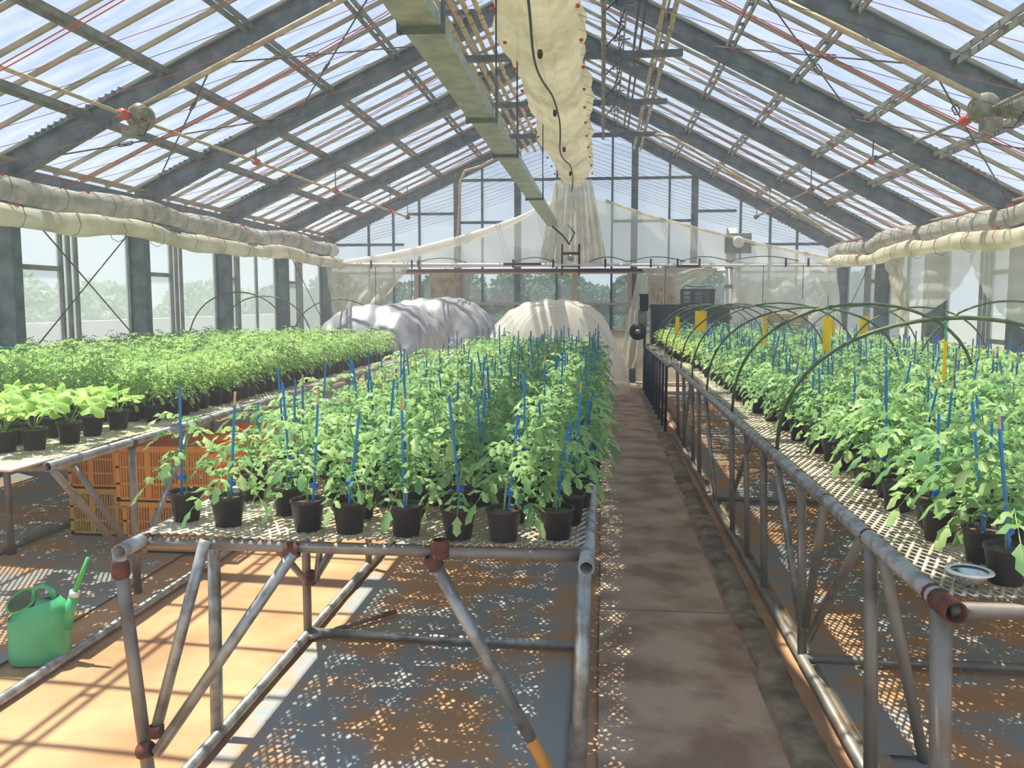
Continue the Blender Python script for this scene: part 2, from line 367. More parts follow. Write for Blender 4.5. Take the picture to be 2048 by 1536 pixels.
for y in FR[1:]:
    for side in (-1, 1):
        r = rafter(y, side).build('rafter', M['steel'], ce)
        xe = XL if side < 0 else XR; m = MB()
        for k in range(15):                                      # row of hooked clips on both edges near the eave
            x = xe-side*(.42+k*.075); z = roof(x)
            m.box((x-.012, y-.075, z+.13), (x+.012, y-.02, z+.175)); m.box((x-.012, y-.075, z-.165), (x+.012, y-.02, z-.12))
        m.build('clip_row', M['steel'], r, kind='stuff')
PL = [-5.58, -4.66, -3.72, -2.80, -1.92, -1.12]; PR = [.25, .82, 1.60, 2.42, 3.36, 4.24]
for x in PL+PR:
    z = roof(x)+.07; sl = SL if x < XA else -SR
    m = MB()
    for dx in (-.034, .034): m.beam((x+dx, .7, z+dx*sl), (x+dx, YE, z+dx*sl), .022, .06)
    for k in range(28): m.beam((x-.03, 1.0+k*.69, z), (x+.03, 1.0+k*.69, z), .03, .03)
    m.build('purlin', M['purlin'], ce)
m = MB(); m.beam((XA, .7, ZA+.10), (XA, YE, ZA+.10), .16, .14); m.build('ridge_beam', M['steel'], ce)
NB = 35; dy = (YE-.7)/NB
panes = {}
def pane_me(side, k):
    a, b = ((XL-.1, -4.66), (-4.66, -2.80), (-2.80, XA))[k] if side < 0 else ((XR+.1, 3.36), (3.36, 1.60), (1.60, XA))[k]
    lap = .012*(3-k)
    za, zb = (roof(a) if side < 0 else roof(a))+.20-lap*.0, roof(b if k < 2 else (XA-1e-6 if side < 0 else XA+1e-6))+.20
    za -= .006*k; zb -= .006*k
    h = (dy-.03)/2; t = .004
    return MB().quadsv([(a,-h,za),(b,-h,zb),(b,h,zb),(a,h,za),(a,-h,za+t),(b,-h,zb+t),(b,h,zb+t),(a,h,za+t)], [(0,1,2,3),(0,4,5,1),(3,2,6,7),(0,3,7,4),(1,5,6,2)]).mesh('pane', M['glass'])
for side in (-1, 1):
    a = XL-.12 if side < 0 else XR+.12
    bar = MB().beam((a, 0, roof(a)+.175), (XA+side*.02, 0, ZA+.175-.01), .034, .045).mesh('glazing_bar', M['bar'])
    for i in range(NB+1): link('glazing_bar', bar, ce, (0, .7+i*dy, 0))
    for k in range(3):
        pm = pane_me(side, k)
        for i in range(NB): link('pane', pm, ce, (0, .7+(i+.5)*dy, 0))
# horizontal collar ties under the ridge
for y in FR[3:7]:
    MB().beam((-2.0-.12*(y-11.7)/2.7, y+.06, 4.88), (1.02, y+.06, 4.88), .09, .08).build('collar_tie', M['steel'], ce)
for y in (10.2, 12.9, 15.8): MB().beam((-2.1, y, 4.98), (-1.2, y, 4.98), .06, .05).build('short_tie', M['steel'], ce)

def eave(side):
    x = XL if side < 0 else XR; z = roof(x); m = MB()
    m.beam((x-side*.05, .7, z-.22), (x-side*.05, YE, z-.22), .20, .20)
    m.beam((x-side*.18, .7, z-.02), (x-side*.18, YE, z-.02), .03, .12)
    return m
wl = empty('wall_left', (0, 0, 0), 'left side wall of dark steel columns and glazed aluminium bays', kind='structure')
wr = empty('wall_right', (0, 0, 0), 'right side wall of dark steel columns and glazed aluminium bays', kind='structure')
wb = empty('wall_back', (0, 0, 0), 'glazed gable end wall with dark mullions at far end', kind='structure')
for side, W in ((-1, wl), (1, wr)):
    eave(side).build('eave_beam', M['steel'], W)
    x = XL if side < 0 else XR
    m = MB().beam((x-side*.14, .7, roof(x)+.12), (x-side*.14, YE, roof(x)+.12), .18, .03).build('eave_sill', M['bar'], W)
    for y in FR[1:]:
        zt = roof(x)-.12; m = MB()
        m.box((x-.14, y-.075, G), (x+.14, y-.062, zt)); m.box((x-.14, y+.062, G), (x+.14, y+.075, zt)); m.box((x-.014, y-.07, G), (x+.014, y+.07, zt))
        m.box((x-.145, y-.08, G), (x-.13, y+.08, zt)); m.box((x+.13, y-.08, G), (x+.145, y+.08, zt))
        m.build('column', M['steel'], W)
    MB().box((x-.10+side*.06, .7, G-.02), (x+.10+side*.06, YE, .55)).build('plinth', M['conc'], W)
n_win = 0
for side, W in ((-1, wl), (1, wr)):
    x = (XL if side < 0 else XR)+side*.10
    zt = roof(XL if side < 0 else XR)-.30
    for b in range(1, 7):
        y0, y1 = FR[b]+.09, FR[b+1]-.09; n_win += 1
        wi = empty(f'window_{n_win}', (x, (y0+y1)/2, .55), f"glazed bay {'of the left wall' if side<0 else 'of the right wall'}, number {b} counted from the camera", kind='structure')
        fm = MB(); ys = [y0, y0+.05]; L_ = y1-y0
        vert = [y0, y0+L_*.40, y0+L_*.46, y0+L_*.52, y1]
        if b == 5: vert = [y0, y0+L_*.25, y0+L_*.30, y0+L_*.62, y1]
        for i, yv in enumerate(vert):
            wd = .05
            o = MB().box((x-.03, yv-wd/2, .55), (x+.03, yv+wd/2, zt)).build('mullion', M['alu'], wi)
        for zv in (.57, 1.05, 2.02, zt):
            for (a, c) in ((vert[0], vert[1]), (vert[-2], vert[-1])) if zv in (1.05, 2.02) else ((y0, y1),):
                if zv in (1.05, 2.02) and a != vert[0]: continue
                MB().box((x-.025, a+.025, zv-.03), (x+.025, c-.025, zv+.03)).build('rail', M['alu'], wi)
        for a, c in zip(vert[:-1], vert[1:]):
            if c-a < .12: continue
            zs = (.6, 1.05, 2.02, zt-.03) if a == vert[0] else (.6, zt-.03)
            for z0, z1 in zip(zs[:-1], zs[1:]):
                MB().box((x-.003, a+.03, z0+.01), (x+.003, c-.03, z1-.01)).build('pane', M['glass2'], wi)
# end wall
gv = [(-6.60, .16), (-5.55, .05), (-4.95, .05), (-4.32, .05), (-3.42, .15), (-2.82, .05), (-1.99, .15), (-1.07, .05), (.20, .05), (.71, .15), (1.50, .05), (2.07, .15), (3.10, .05), (3.76, .05), (4.36, .05), (5.36, .16)]
gz = [(-6.6, -4.7, 2.95), (-4.6, -3.42, 3.66), (-3.42, -1.99, 3.45), (-3.42, 2.07, 4.42), (2.07, 3.0, 3.66), (.2, 2.07, 3.45), (3.0, 5.3, 2.90), (-6.6, 5.36, 2.45), (-6.6, 5.36, 2.28), (-3.42, .9, 1.56), (-6.6, 5.36, .92)]
for x, wd in gv:
    zt = roof(x)-.1
    MB().box((x-wd/2, YE-.02, G if wd > .1 else .92), (x+wd/2, YE+wd*.9, zt)).build('mullion', M['steel'], wb)
for a, b, z in gz:
    MB().box((a, YE-.03, z-.03), (b, YE+.04, z+.03)).build('cross_rail', M['steel'] if z > 2.5 else M['frame_tan'], wb)
for x, wd in ((-4.40, .10), (-.65, .13), (.62, .10), (-3.25, .06), (3.1, .06)):
    MB().box((x-wd/2, YE-.045, .92), (x+wd/2, YE+.03, 2.28)).build('door_stile', M['frame_tan'], wb)
xs = [g[0] for g in gv]
for a, b in zip(xs[:-1], xs[1:]):
    zlev = [.95, 2.25, 2.48, 3.45, 4.42, 5.2]; top = max(roof(a), roof(b))-.05
    for z0, z1 in zip(zlev[:-1], zlev[1:]):
        ta, tb = min(z1, roof(a)-.02), min(z1, roof(b)-.02)
        if min(ta, tb) <= z0+.02: 
            if max(ta, tb) <= z0+.05: continue
            ta = max(ta, z0+.01); tb = max(tb, z0+.01)
        if z0 == 2.25: continue
        MB().quadsv([(a+.03, YE, z0), (b-.03, YE, z0), (b-.03, YE, tb), (a+.03, YE, ta), (a+.03, YE+.005, z0), (b-.03, YE+.005, z0), (b-.03, YE+.005, tb), (a+.03, YE+.005, ta)],
                    [(0,1,2,3),(7,6,5,4),(0,4,5,1),(1,5,6,2),(2,6,7,3),(3,7,4,0)]).build('pane', M['glass3'], wb)
for a, b in zip(xs[:-1], xs[1:]):
    MB().box((a+.03, YE, G+.02), (b-.03, YE+.02, .90)).build('lower_panel', M['voile2'], wb)
o = MB().tube([(-6.56, 19.43, 2.44), (5.33, 19.43, 2.40)], .012, 6).build('curtain_rod', M['pipe'], smooth=True); tag(o, 'thin curtain rod across the end wall carrying the drapes', 'rod')
MB().box((-4.7, 19.66, 2.28), (2.55, 19.74, 2.36)).build('header_beam', M['rust'], wb)
# flue and dark box on the end wall
fu = empty('flue', (2.88, 19.8, .0), 'pale upright flue pipe rising beside the right part of the end wall', 'pipe')
MB().lathe([(.12, G), (.12, 3.25), (.10, 3.25)], (2.88, 19.8, 0), 16).build('pipe_body', M['white'], fu, True)
for z in (1.2, 1.9, 2.35): MB().lathe([(.12, 0), (.145, .02), (.145, .07), (.12, .09)], (2.88, 19.8, z), 16).build('collar', M['conc'], fu, True)
MB().box((2.70, 19.55, 2.68), (3.28, 19.64, 3.12)).build('backing_panel', M['alu'], fu)
for z in (2.92, 2.42): MB().lathe([(.01, -.02), (.12, 0), (.13, .035), (.09, .05), (.01, .03)], (2.98, 19.50, z), 16, ax=(0, -1, 0)).build('round_lamp', M['white'], fu, True)

# ============================================================ ROOF GEAR
def wire(p, q, r, m, sag, n=10):
    P = []
    for i in range(n+1):
        t = i/n; P.append(tuple(p[k]+(q[k]-p[k])*t-(sag*4*t*(1-t) if k == 2 else 0) for k in range(3)))
    return MB().tube(P, r, 4).build('support_wire', m)
for side in (-1, 1):
    xe = -6.25 if side < 0 else 5.05; z0 = 2.86 if side < 0 else 2.72; s = 'left' if side < 0 else 'right'
    xi = -1.10 if side < 0 else -.26
    for i in range(32):
        y = 6.1+i*.44; red = i % 2 == 0
        o = wire((xe, y, z0), (xi, y, 4.30), .0028 if y < 11 else .0035, M['redw'] if red else M['blackw'], .10)
        tag(o, f"thin {'red' if red else 'dark'} curtain wire strung below the {s} roof slope", 'wire', f"{'red' if red else 'dark'} curtain wires, {s} side")
    for i in range(7):
        y = FR[1]+.4+i*2.75
        if y < 6 or y > 20: continue
        for d in (0, .07):
            o = wire((xe, y+d, z0+.03), (XA+side*1.6, y+d, roof(XA+side*1.6)-.28), .0055, M['red'], .05)
            tag(o, f"bright red cord running up beside a rafter of the {s} roof slope", 'cord', f'red cords, {s} side')
# ridge curtain bundle
rc = empty('ridge_curtain', (-.68, 12, 4.2), 'long bundle of cream shade cloth gathered along under the ridge', 'curtain')
def bund(u, v):
    y = 1.5+17.9*v; a = -PI*.5+2*PI*u
    hw = .44+.035*math.sin(y*2.1)+.03*math.sin(y*5.3+1); hh = .42+.05*math.sin(y*1.4)
    cx = -.68+.03*math.sin(y*1.1); cz = 4.62
    rr = 1+.030*math.sin(a*13+y*.5)+.018*math.sin(a*27+y*.9)+.02*math.sin(a*5+y*1.7)
    taper = .75+.25*min(1, (19.4-y)/3+.2) if y > 16 else 1
    zz = math.sin(a); xx = math.cos(a)*(1-.28*max(0, -zz)**2.0)
    return (cx+xx*hw*rr*taper, y, cz+zz*hh*rr*(1 if zz < 0 else .8))
MB().grid(110, 190, bund).build('gathered_cloth', M['cloth'], rc, True)
def endskirt(u, v):
    z = 4.30-1.9*v; hw = .42+.36*v; x = -.68+(u-.5)*2*hw
    return (x, 19.42+.05*math.sin(u*58)+.03*math.sin(u*23+v*3)-.12*math.sin(PI*u), z+.05*abs(u-.5))
MB().grid(90, 14, endskirt).build('hanging_end', M['voile2'], rc, True)
P = []
for i in range(60):
    y = 5.3+i*.235; P.append((-.66+.05*math.sin(y*1.2), y, 4.15-.13*abs(math.sin(y*PI/5.4))))
MB().tube(P, .013, 6).build('cable', M['blackw'], rc, True)
for y in (8.95, 11.7, 14.45, 17.2): MB().lathe([(.0, -.05), (.022, -.04), (.03, 0), (.022, .04), (0, .05)], (-.66, y, 4.13), 8).build('pulley', M['rust'], rc, True)
for i in range(12):
    y = 7.2+i*1.05
    for x, z in ((-1.08, 4.36), (-.27, 4.36)):
        MB().lathe([(0, -.022), (.022, -.012), (.022, .012), (0, .022)], (x+.02*math.sin(i*7), y, z), 6).build('clip', M['red'], rc)
# side curtains rolled up under the eaves
def roll(side, x, z, rad, mt, nm, lab, seed, parts=True):
    root = empty(nm, (x, 12, z), lab, 'curtain')
    def fn(u, v):
        y = 6.2+13.4*v; a = 2*PI*u; r = rad*(1+.10*math.sin(y*1.9+seed)+.08*math.sin(y*4.3+seed*2)+.07*math.sin(a*5+y*3)+.04*math.sin(a*9-y*7))
        zz = z+.035*math.sin(y*1.14+seed)+.02*math.sin(y*2.3+seed)
        return (x+math.cos(a)*r*.8, y, zz+math.sin(a)*r*(1.2 if math.sin(a) > 0 else 1))
    MB().grid(16, 160, fn).build('rolled_cloth', mt, root, True)
    for i in range(9):
        y = 6.9+i*1.5; m = MB(); m.box((x-rad*.25, y-.03, z+rad*.9), (x+rad*.25, y+.03, z+rad*1.2)); m.build('clip', M['red'], root)
    for i in range(14):
        y = 6.5+i*.95; m = MB()
        m.tube([(x+math.cos(2*PI*k/8)*rad*1.12, y, z+math.sin(2*PI*k/8)*rad*1.3) for k in range(9)], .004, 4); m.build('tie_cord', M['blackw'], root)
roll(-1, -6.25, 2.80, .125, M['cloth2'], 'rolled_curtain', 'upper roll of creased grey cloth under the left eave', 1)
roll(-1, -6.10, 2.50, .105, M['cloth'], 'rolled_curtain', 'lower cream roll of cloth hanging along the left wall', 2.2)
roll(1, 5.05, 2.68, .125, M['cloth2'], 'rolled_curtain', 'upper roll of creased grey cloth under the right eave', 3.1)
roll(1, 4.92, 2.42, .105, M['cloth'], 'rolled_curtain', 'lower cream roll of cloth hanging along the right wall', 4.4)
# gable sheet
gs = empty('gable_sheet', (-.5, 19.5, 2.45), 'sheer triangular shade cloth stretched across the end gable', 'curtain')
TOPL = [(-6.2, 2.50), (-5.2, 2.66), (-4.2, 2.86), (-3.1, 3.13), (-2.0, 3.48), (-1.1, 3.86), (-.66, 4.02), (.05, 3.86), (1.0, 3.52), (2.2, 3.20), (3.6, 2.84), (5.25, 2.50)]
def topz(x):
    for (a, za), (b, zb) in zip(TOPL[:-1], TOPL[1:]):
        if a <= x <= b: return za+(zb-za)*(x-a)/(b-a)
    return 2.5
def gsh(u, v):
    x = -6.2+11.45*u; zt = topz(x); zb = 2.40+.03*math.sin(x*2.2)
    return (x, 19.56+.02*math.sin(x*6+v*4), zb+(zt-zb)*v)
MB().grid(120, 8, gsh).build('sheer_cloth', M['voile'], gs, True)
def band(u, v):
    x = -6.15+5.1*u; zt = topz(x)+.02; th = .05+.19*math.sin(PI*min(1, u*1.05+.02))**.7
    a = PI*2*v; return (x, 19.50+.05*math.cos(a), zt-th/2+th/2*math.sin(a)+.01)
MB().grid(60, 10, band).build('folded_edge', M['whitefilm'], gs, True)
def band2(u, v):
    x = .05+5.2*u; zt = topz(x); a = PI*2*v; return (x, 19.50+.03*math.cos(a), zt+.035*math.sin(a))
MB().grid(50, 8, band2).build('folded_edge', M['voile2'], gs, True)
# drapes of the end wall
def drape(nm, pts_top, pts_bot, y, mt, lab, folds=14, amp=.03, nu=50, nv=16, cat='curtain', sag=0, X=None):
    def ip(P, u):
        t = u*(len(P)-1); i = min(int(t), len(P)-2); f = t-i
        return tuple(P[i][k]+(P[i+1][k]-P[i][k])*f for k in (0, 1))
    def fn(u, v):
        a = ip(pts_top, u); b = ip(pts_bot, u)
        h = a[0]+(b[0]-a[0])*v; z = a[1]+(b[1]-a[1])*v-sag*math.sin(PI*u)*v
        d = amp*math.sin(u*folds*2*PI+v*1.5)*(.4+.6*v)+amp*.5*math.sin(v*17+u*6)
        return (h, y+d, z) if X is None else (X+d, h, z)
    o = MB().grid(nu, nv, fn).build(nm, mt, smooth=True); tag(o, lab, cat); return o
px = lambda x, y, Y=19.45: (at(x, y, Y=Y)[0], at(x, y, Y=Y)[2])
drape('drape', [px(652, 533), px(720, 533), px(820, 533)], [px(668, 655), px(700, 640), px(775, 590)], 19.45, M['voile2'], 'sheer cream drape bunched beside the far left corner column', 5, .05)
drape('drape', [px(858, 545), px(917, 545)], [px(856, 612), px(917, 606)], 19.62, M['browncurt'], 'short pleated beige curtain left of the far doorway', 9, .035)
drape('drape', [px(1282, 536), px(1350, 536), px(1442, 536)], [px(1300, 560), px(1360, 592), px(1425, 545)], 19.40, M['voile'], 'shallow sheer swag right of the far doorway', 3, .04, sag=.1)
drape('drape', [px(1275, 548), px(1300, 548)], [px(1236, 738), px(1290, 738)], 19.60, M['voile'], 'narrow sheer curtain hanging beside the far doorway', 3, .03)
drape('drape', [px(1296, 550), px(1352, 550)], [px(1296, 612), px(1352, 612)], 19.50, M['browncurt'], 'pleated beige curtain behind the sheer swag', 7, .035)
drape('drape', [px(1466, 533), px(1560, 533), px(1672, 533)], [px(1462, 712), px(1560, 720), px(1690, 716)], 19.40, M['film'], 'large shiny white film hung in the far right corner', 4, .07, sag=.0)
# side swags on the right wall
def swag(y0, y1, ztop, zlow, lab, seed):
    def fn(u, v):
        y = y0+(y1-y0)*u; s = math.sin(PI*u)**.8; z = ztop-(.10+(ztop-zlow)*s)*v
        return (4.97+.015*math.sin(v*26*s+seed)+.04*s*v+.05*math.sin(u*9+seed), y, z)
    o = MB().grid(40, 26, fn).build('drape', M['swagc'], smooth=True); tag(o, lab, 'curtain')
swag(12.2, 15.8, 2.40, 1.52, 'sheer swag hanging below the right roll, farther of two scallops', 1)
swag(9.3, 12.2, 2.36, 1.38, 'sheer swag hanging below the right roll, nearer of two scallops', 2.5)
drape('drape', [(14.9, 2.4), (15.6, 2.4)], [(14.6, 1.25), (14.95, 1.15)], 0, M['voile2'], 'gathered tail of sheer cloth hanging against the right wall', 4, .05, X=4.95)

# boom: galvanised rail, carriage and spray line
br = empty('irrigation_rail', (-1.1, 12, 3.26), 'long galvanised box rail hung below the roof left of the ridge', 'rail')
m = MB(); m.beam((-1.10, 1.2, 3.31), (-1.10, 18.9, 3.31), .20, .10); m.build('box_beam', M['galv'], br)
m = MB(); m.beam((-1.10, 1.2, 3.255), (-1.10, 18.9, 3.255), .235, .012); m.build('lower_flange', M['galv'], br)
for y in (5.2, 7.8, 9.7, 13.8):
    m = MB(); m.beam((-1.24, y, 3.24), (-.96, y, 3.24), .10, .02); m.beam((-.965, y, 3.22), (-.965, y, 3.62), .06, .02, up=(1, 0, 0)); m.beam((-1.235, y, 3.22), (-1.235, y, 3.40), .06, .02, up=(1, 0, 0))
    m.build('hanger_strap', M['steel'], br)
    MB().tube([(-.97, y, 3.6), (-.97, y, 4.87)], .009, 6).build('hanger_rod', M['blackw'], br)
ic = empty('boom_carriage', (-.68, 18.2, 2.2), 'small rusty carriage frame under the far end of the galvanised rail', 'carriage')
m = MB()
for x in (-.86, -.50): m.beam((x, 18.2, 2.15), (x, 18.2, 2.82), .05, .04, up=(1, 0, 0))
m.build('side_post', M['rust'], ic)
for z in (2.36, 2.62): MB().beam((-.88, 18.2, z), (-.48, 18.2, z), .04, .06).build('cross_bar', M['rust'], ic)
MB().lathe([(.0, -.03), (.07, -.03), (.07, .03), (0, .03)], (-.68, 18.16, 2.52), 14, ax=(0, 1, 0)).build('wheel', M['pipe'], ic, True)
MB().tube([(-.7, 18.2, 2.8), (-.85, 18.2, 3.0), (-1.08, 18.3, 3.2)], .02, 6).build('link_arm', M['black'], ic, True)
MB().tube([(-.70, 18.2, 2.85), (-.60, 18.25, 3.05), (-.75, 18.3, 3.24)], .015, 6).build('link_arm', M['black'], ic, True)
bm = empty('spray_boom', (-.5, 18.2, 2.4), 'horizontal white spray boom pipe with nozzles across the far end', 'boom')
MB().tube([(-6.05, 18.2, 2.42), (5.0, 18.2, 2.34)], .03, 8).build('boom_pipe', M['white'], bm, True)
for x in (-5.0, -4.1, -3.95, -1.9, -1.05, .05, 1.0, 1.55, 2.0, 3.75, 4.2): 
    o = MB().tube([(x, 18.17, 2.50), (x, 18.17, 2.32)], .022, 6).build('nozzle', M['black'], bm)
for x, d in ((-4.9, .9), (-4.1, .9), (3.3, .85), (4.1, .7), (1.3, .8)): 
    MB().tube([(x, 18.15, 2.36), (x, 18.15, 2.36-d)], .008, 5).build('drop_hose', M['blackw'], bm)
for x0, x1 in ((-4.0, -2.9), (-1.9, -1.0), (-.3, .5), (.5, 1.7), (1.6, 2.6), (2.6, 4.0)):
    MB().tube([(x0+(x1-x0)*i/8, 18.15, 2.44+.10*math.sin(PI*i/8)) for i in range(9)], .010, 5).build('feed_hose', M['black'], bm, True)
MB().beam((-2.1, 18.12, 2.40), (-1.3, 18.12, 2.40), .05, .05).build('bracket', M['black'], bm)
MB().beam((1.55, 18.12, 2.34), (2.0, 18.12, 2.34), .05, .05).build('bracket', M['black'], bm)
# beige pipes and vent gear under the ridge
for i, x in enumerate((-1.88, -1.74, -1.60, -1.46)):
    o = MB().tube([(x, 7.2, 4.98), (x-.02, 13, 4.98), (x+.03*i, 19.5, 4.98)], .032, 8).build('conduit', M['beige'], smooth=True)
    tag(o, f"beige conduit on the collar ties left of the ridge, {('outermost','second from outside','third from outside','innermost')[i]} of four", 'pipe', 'beige conduits left of the ridge')
for x, z, r, mt, nm, lab in ((-.02, 4.85, .028, 'pipe2', 'vent_shaft', 'brown vent shaft pipe under the ridge directly over the aisle'),
                       (.66, 4.97, .026, 'beige', 'conduit', 'beige conduit right of the ridge bundle, left one of the pair'),
                       (.80, 4.95, .026, 'beige', 'conduit', 'beige conduit right of the ridge bundle, right one of the pair'),
                       (.38, 4.98, .016, 'blackw', 'vent_rod', 'thin dark vent rod right of the ridge, left of two'),
                       (.46, 4.98, .016, 'blackw', 'vent_rod', 'thin dark vent rod right of the ridge, right of two')):
    o = empty(nm, (x, 12, z), lab, 'pipe')
    MB().tube([(x, 7.0, z), (x, 19.4 if 'conduit' in nm else 17.5, z)], r, 8).build('tube', M[mt], o, True)
    for y in (8.2, 9.6, 11.0, 12.6, 14.2, 15.8): MB().lathe([(r, -.05), (r*1.5, -.04), (r*1.5, .04), (r, .05)], (x, y, z), 8, ax=(0, 1, 0)).build('coupling', M['pipe'], o, True)
for y in (8.6, 10.0, 11.4, 12.8, 14.2, 15.6):
    o = empty('vent_linkage', (.0, y, 4.9), 'dark scissor arm of the ridge vent above the aisle', 'linkage', 'ridge vent scissor arms')
    MB().tube([(-.02, y, 4.86), (.25, y+.25, 5.2), (.02, y+.45, 5.45)], .012, 5).build('lever', M['black'], o)
    MB().tube([(.25, y, 5.35), (.12, y+.22, 5.02), (.33, y+.42, 5.1)], .010, 5).build('lever', M['black'], o)
# long operating shafts with gear motors
def shaft(side, pts, mot, lab):
    o = empty('drive_shaft', pts[0], lab, 'shaft')
    MB().tube(pts, .021, 8).build('tube', M['beige'] if side < 0 else M['pipe2'], o, True)
    return o
def along(pts, y):
    for a, b in zip(pts[:-1], pts[1:]):
        if a[1] <= y <= b[1]:
            t = (y-a[1])/(b[1]-a[1]); return tuple(a[k]+(b[k]-a[k])*t for k in range(3))
ls = [(-5.0, 4.5, 3.55), (-4.94, 8.8, 3.54), (-4.84, 11.7, 3.56), (-4.2, 18.4, 3.42)]
rs = [(3.75, 4.5, 3.46), (3.66, 8.8, 3.44), (3.47, 11.7, 3.44), (3.15, 18.4, 3.36)]
for side, P, lab in ((-1, ls, 'tan curtain drive shaft running below the left roof slope'), (1, rs, 'grey curtain drive shaft running below the right roof slope')):
    o = shaft(side, P, 0, lab)
    for y in (11.7, 14.45, 17.2, 18.3):
        c = along(P, y); MB().lathe([(.02, -.07), (.05, -.05), (.05, .05), (.02, .07)], c, 10, ax=(0, 1, 0)).build('coupling', M['red'] if y != 18.3 else M['rust'], o, True)
        if side > 0: MB().lathe([(.03, -.16), (.042, -.14), (.042, -.05), (.03, -.04)], c, 10, ax=(0, 1, 0)).build('bearing', M['pipe'], o, True)
        MB().tube([c, (c[0], c[1], roof(c[0])-.1)], .009, 5).build('hanger', M['blackw'], o)
    MB().lathe([(.02, -.06), (.055, -.05), (.055, .04), (.02, .05)], along(P, 8.55 if side < 0 else 9.25), 10, ax=(0, 1, 0)).build('coupling', M['red'], o, True)
    c = Vector(along(P, 8.8)); s = -side
    g = empty('gear_motor', c, f"grey gear motor with round housing on the {'left' if side<0 else 'right'} drive shaft", 'motor')
    MB().lathe([(0, -.09), (.11, -.085), (.14, -.05), (.14, .05), (.11, .085), (0, .09)], c+Vector((.04*s, 0, .02)), 16, ax=(0, 1, 0)).build('gear_housing', M['motor'], g, True)
    MB().lathe([(0, -.16), (.075, -.15), (.085, -.08), (.085, .08), (.07, .11), (0, .12)], c+Vector((.16 if side > 0 else .10, -.12, .0 if side > 0 else .04)), 14, ax=(.5, -1, .1)).build('motor_body', M['motor'], g, True)
    m = MB(); 
    for k in range(5): m.lathe([(.086, -.006), (.094, -.006), (.094, .006), (.086, .006)], c+Vector((.16 if side > 0 else .10, -.12, .0 if side > 0 else .04))+Vector((.5, -1, .1)).normalized()*(-.06+k*.03), 14, ax=(.5, -1, .1))
    m.build('cooling_fin', M['motor'], g)
    MB().box(c+Vector((-.09, -.16, -.20)), c+Vector((.07, -.02, -.09))).build('terminal_box', M['motor'], g)
    MB().tube([c+Vector((.1, -.2, 0)), c+Vector((.24, -.2, -.08)), c+Vector((.16, -.16, -.2)), c+Vector((0, -.1, -.18))], .009, 5).build('cable', M['black'], g, True)
    MB().beam(c+Vector((0, .1, .0)), (c[0], c[1]+.1, roof(c[0])-.1), .10, .05).build('bracket', M['steel'], g)
    # conduit pipe clamped under the second rafter
    q = at(285, 212, Y=8.75) if side < 0 else at(1968, 200, Y=8.75)
    e2 = at(700, -10, Y=8.75) if side < 0 else at(1545, -10, Y=8.75)
    o = MB().tube([q, e2], .03, 8).build('conduit', M['beige'], smooth=True); tag(o, f"thick beige conduit clamped along the nearest rafter of the {'left' if side<0 else 'right'} slope", 'pipe')
o = MB().tube([at(1310, 268, Y=17), at(1345, 275, Y=17), at(1620, 440, Y=17), at(1660, 470, Y=17)], .03, 8).build('conduit', M['beige'], smooth=True); tag(o, 'beige conduit running down under the far right rafter', 'pipe')
o = MB().tube([at(915, 480, Y=19.6), at(921, 360, Y=19.6), at(930, 342, Y=19.6), at(960, 333, Y=19.6), at(985, 320, Y=19.2), at(1000, 312, Y=19)], .03, 8).build('conduit', M['beige'], smooth=True); tag(o, 'curved beige conduit climbing the end wall left of the ridge', 'pipe')
# wind bracing with turnbuckles
def brace(p, q, lab, r=.009, k=.62, buckle=True):
    o = empty('tie_rod', p, lab, 'tie rod'); p = Vector(p); q = Vector(q)
    MB().tube([p, q], r, 6).build('rod', M['blackw'], o, True)
    if buckle:
        c = p+(q-p)*k; d = (q-p).normalized(); x = d.orthogonal().normalized(); m = MB()
        m.tube([c-d*.10, c-d*.07+x*.03, c+d*.07+x*.03, c+d*.10, c+d*.07-x*.03, c-d*.07-x*.03, c-d*.10], .008, 5); m.build('turnbuckle', M['black'], o)
def rp(x, y, dz=-.02): return (x, y, roof(x)+dz)
for side, xs_ in ((-1, (-6.3, -4.2, -2.3)), (1, (5.1, 3.2, 1.4))):
    s = 'left' if side < 0 else 'right'
    brace(rp(xs_[0], 11.6), rp(xs_[1], 9.05), f'dark diagonal tie rod low on the {s} roof slope', k=.72)
    brace(rp(xs_[1], 11.6), rp(xs_[0], 9.05), f'dark diagonal tie rod crossing low on the {s} roof slope', k=.7)
    brace(rp(xs_[1], 11.6), rp(xs_[2], 9.05), f'dark diagonal tie rod high on the {s} roof slope', k=.4)
    brace(rp(xs_[2], 11.6), rp(xs_[1], 9.05), f'dark diagonal tie rod crossing high on the {s} roof slope', k=.6)
    x = XL+.12 if side < 0 else XR-.12
    brace((x, 9.1, 2.7), (x, 11.5, 1.0), f'dark diagonal rod falling away from the camera on the {s} wall', k=.3, buckle=False)
    brace((x, 11.5, 2.7), (x, 9.1, 1.0), f'dark diagonal rod crossing the {s} wall bay', k=.3, buckle=False)
    brace((x, 17.4, 2.6), (x, 19.8, .9), f'thin diagonal rod in the last bay of the {s} wall', buckle=False)

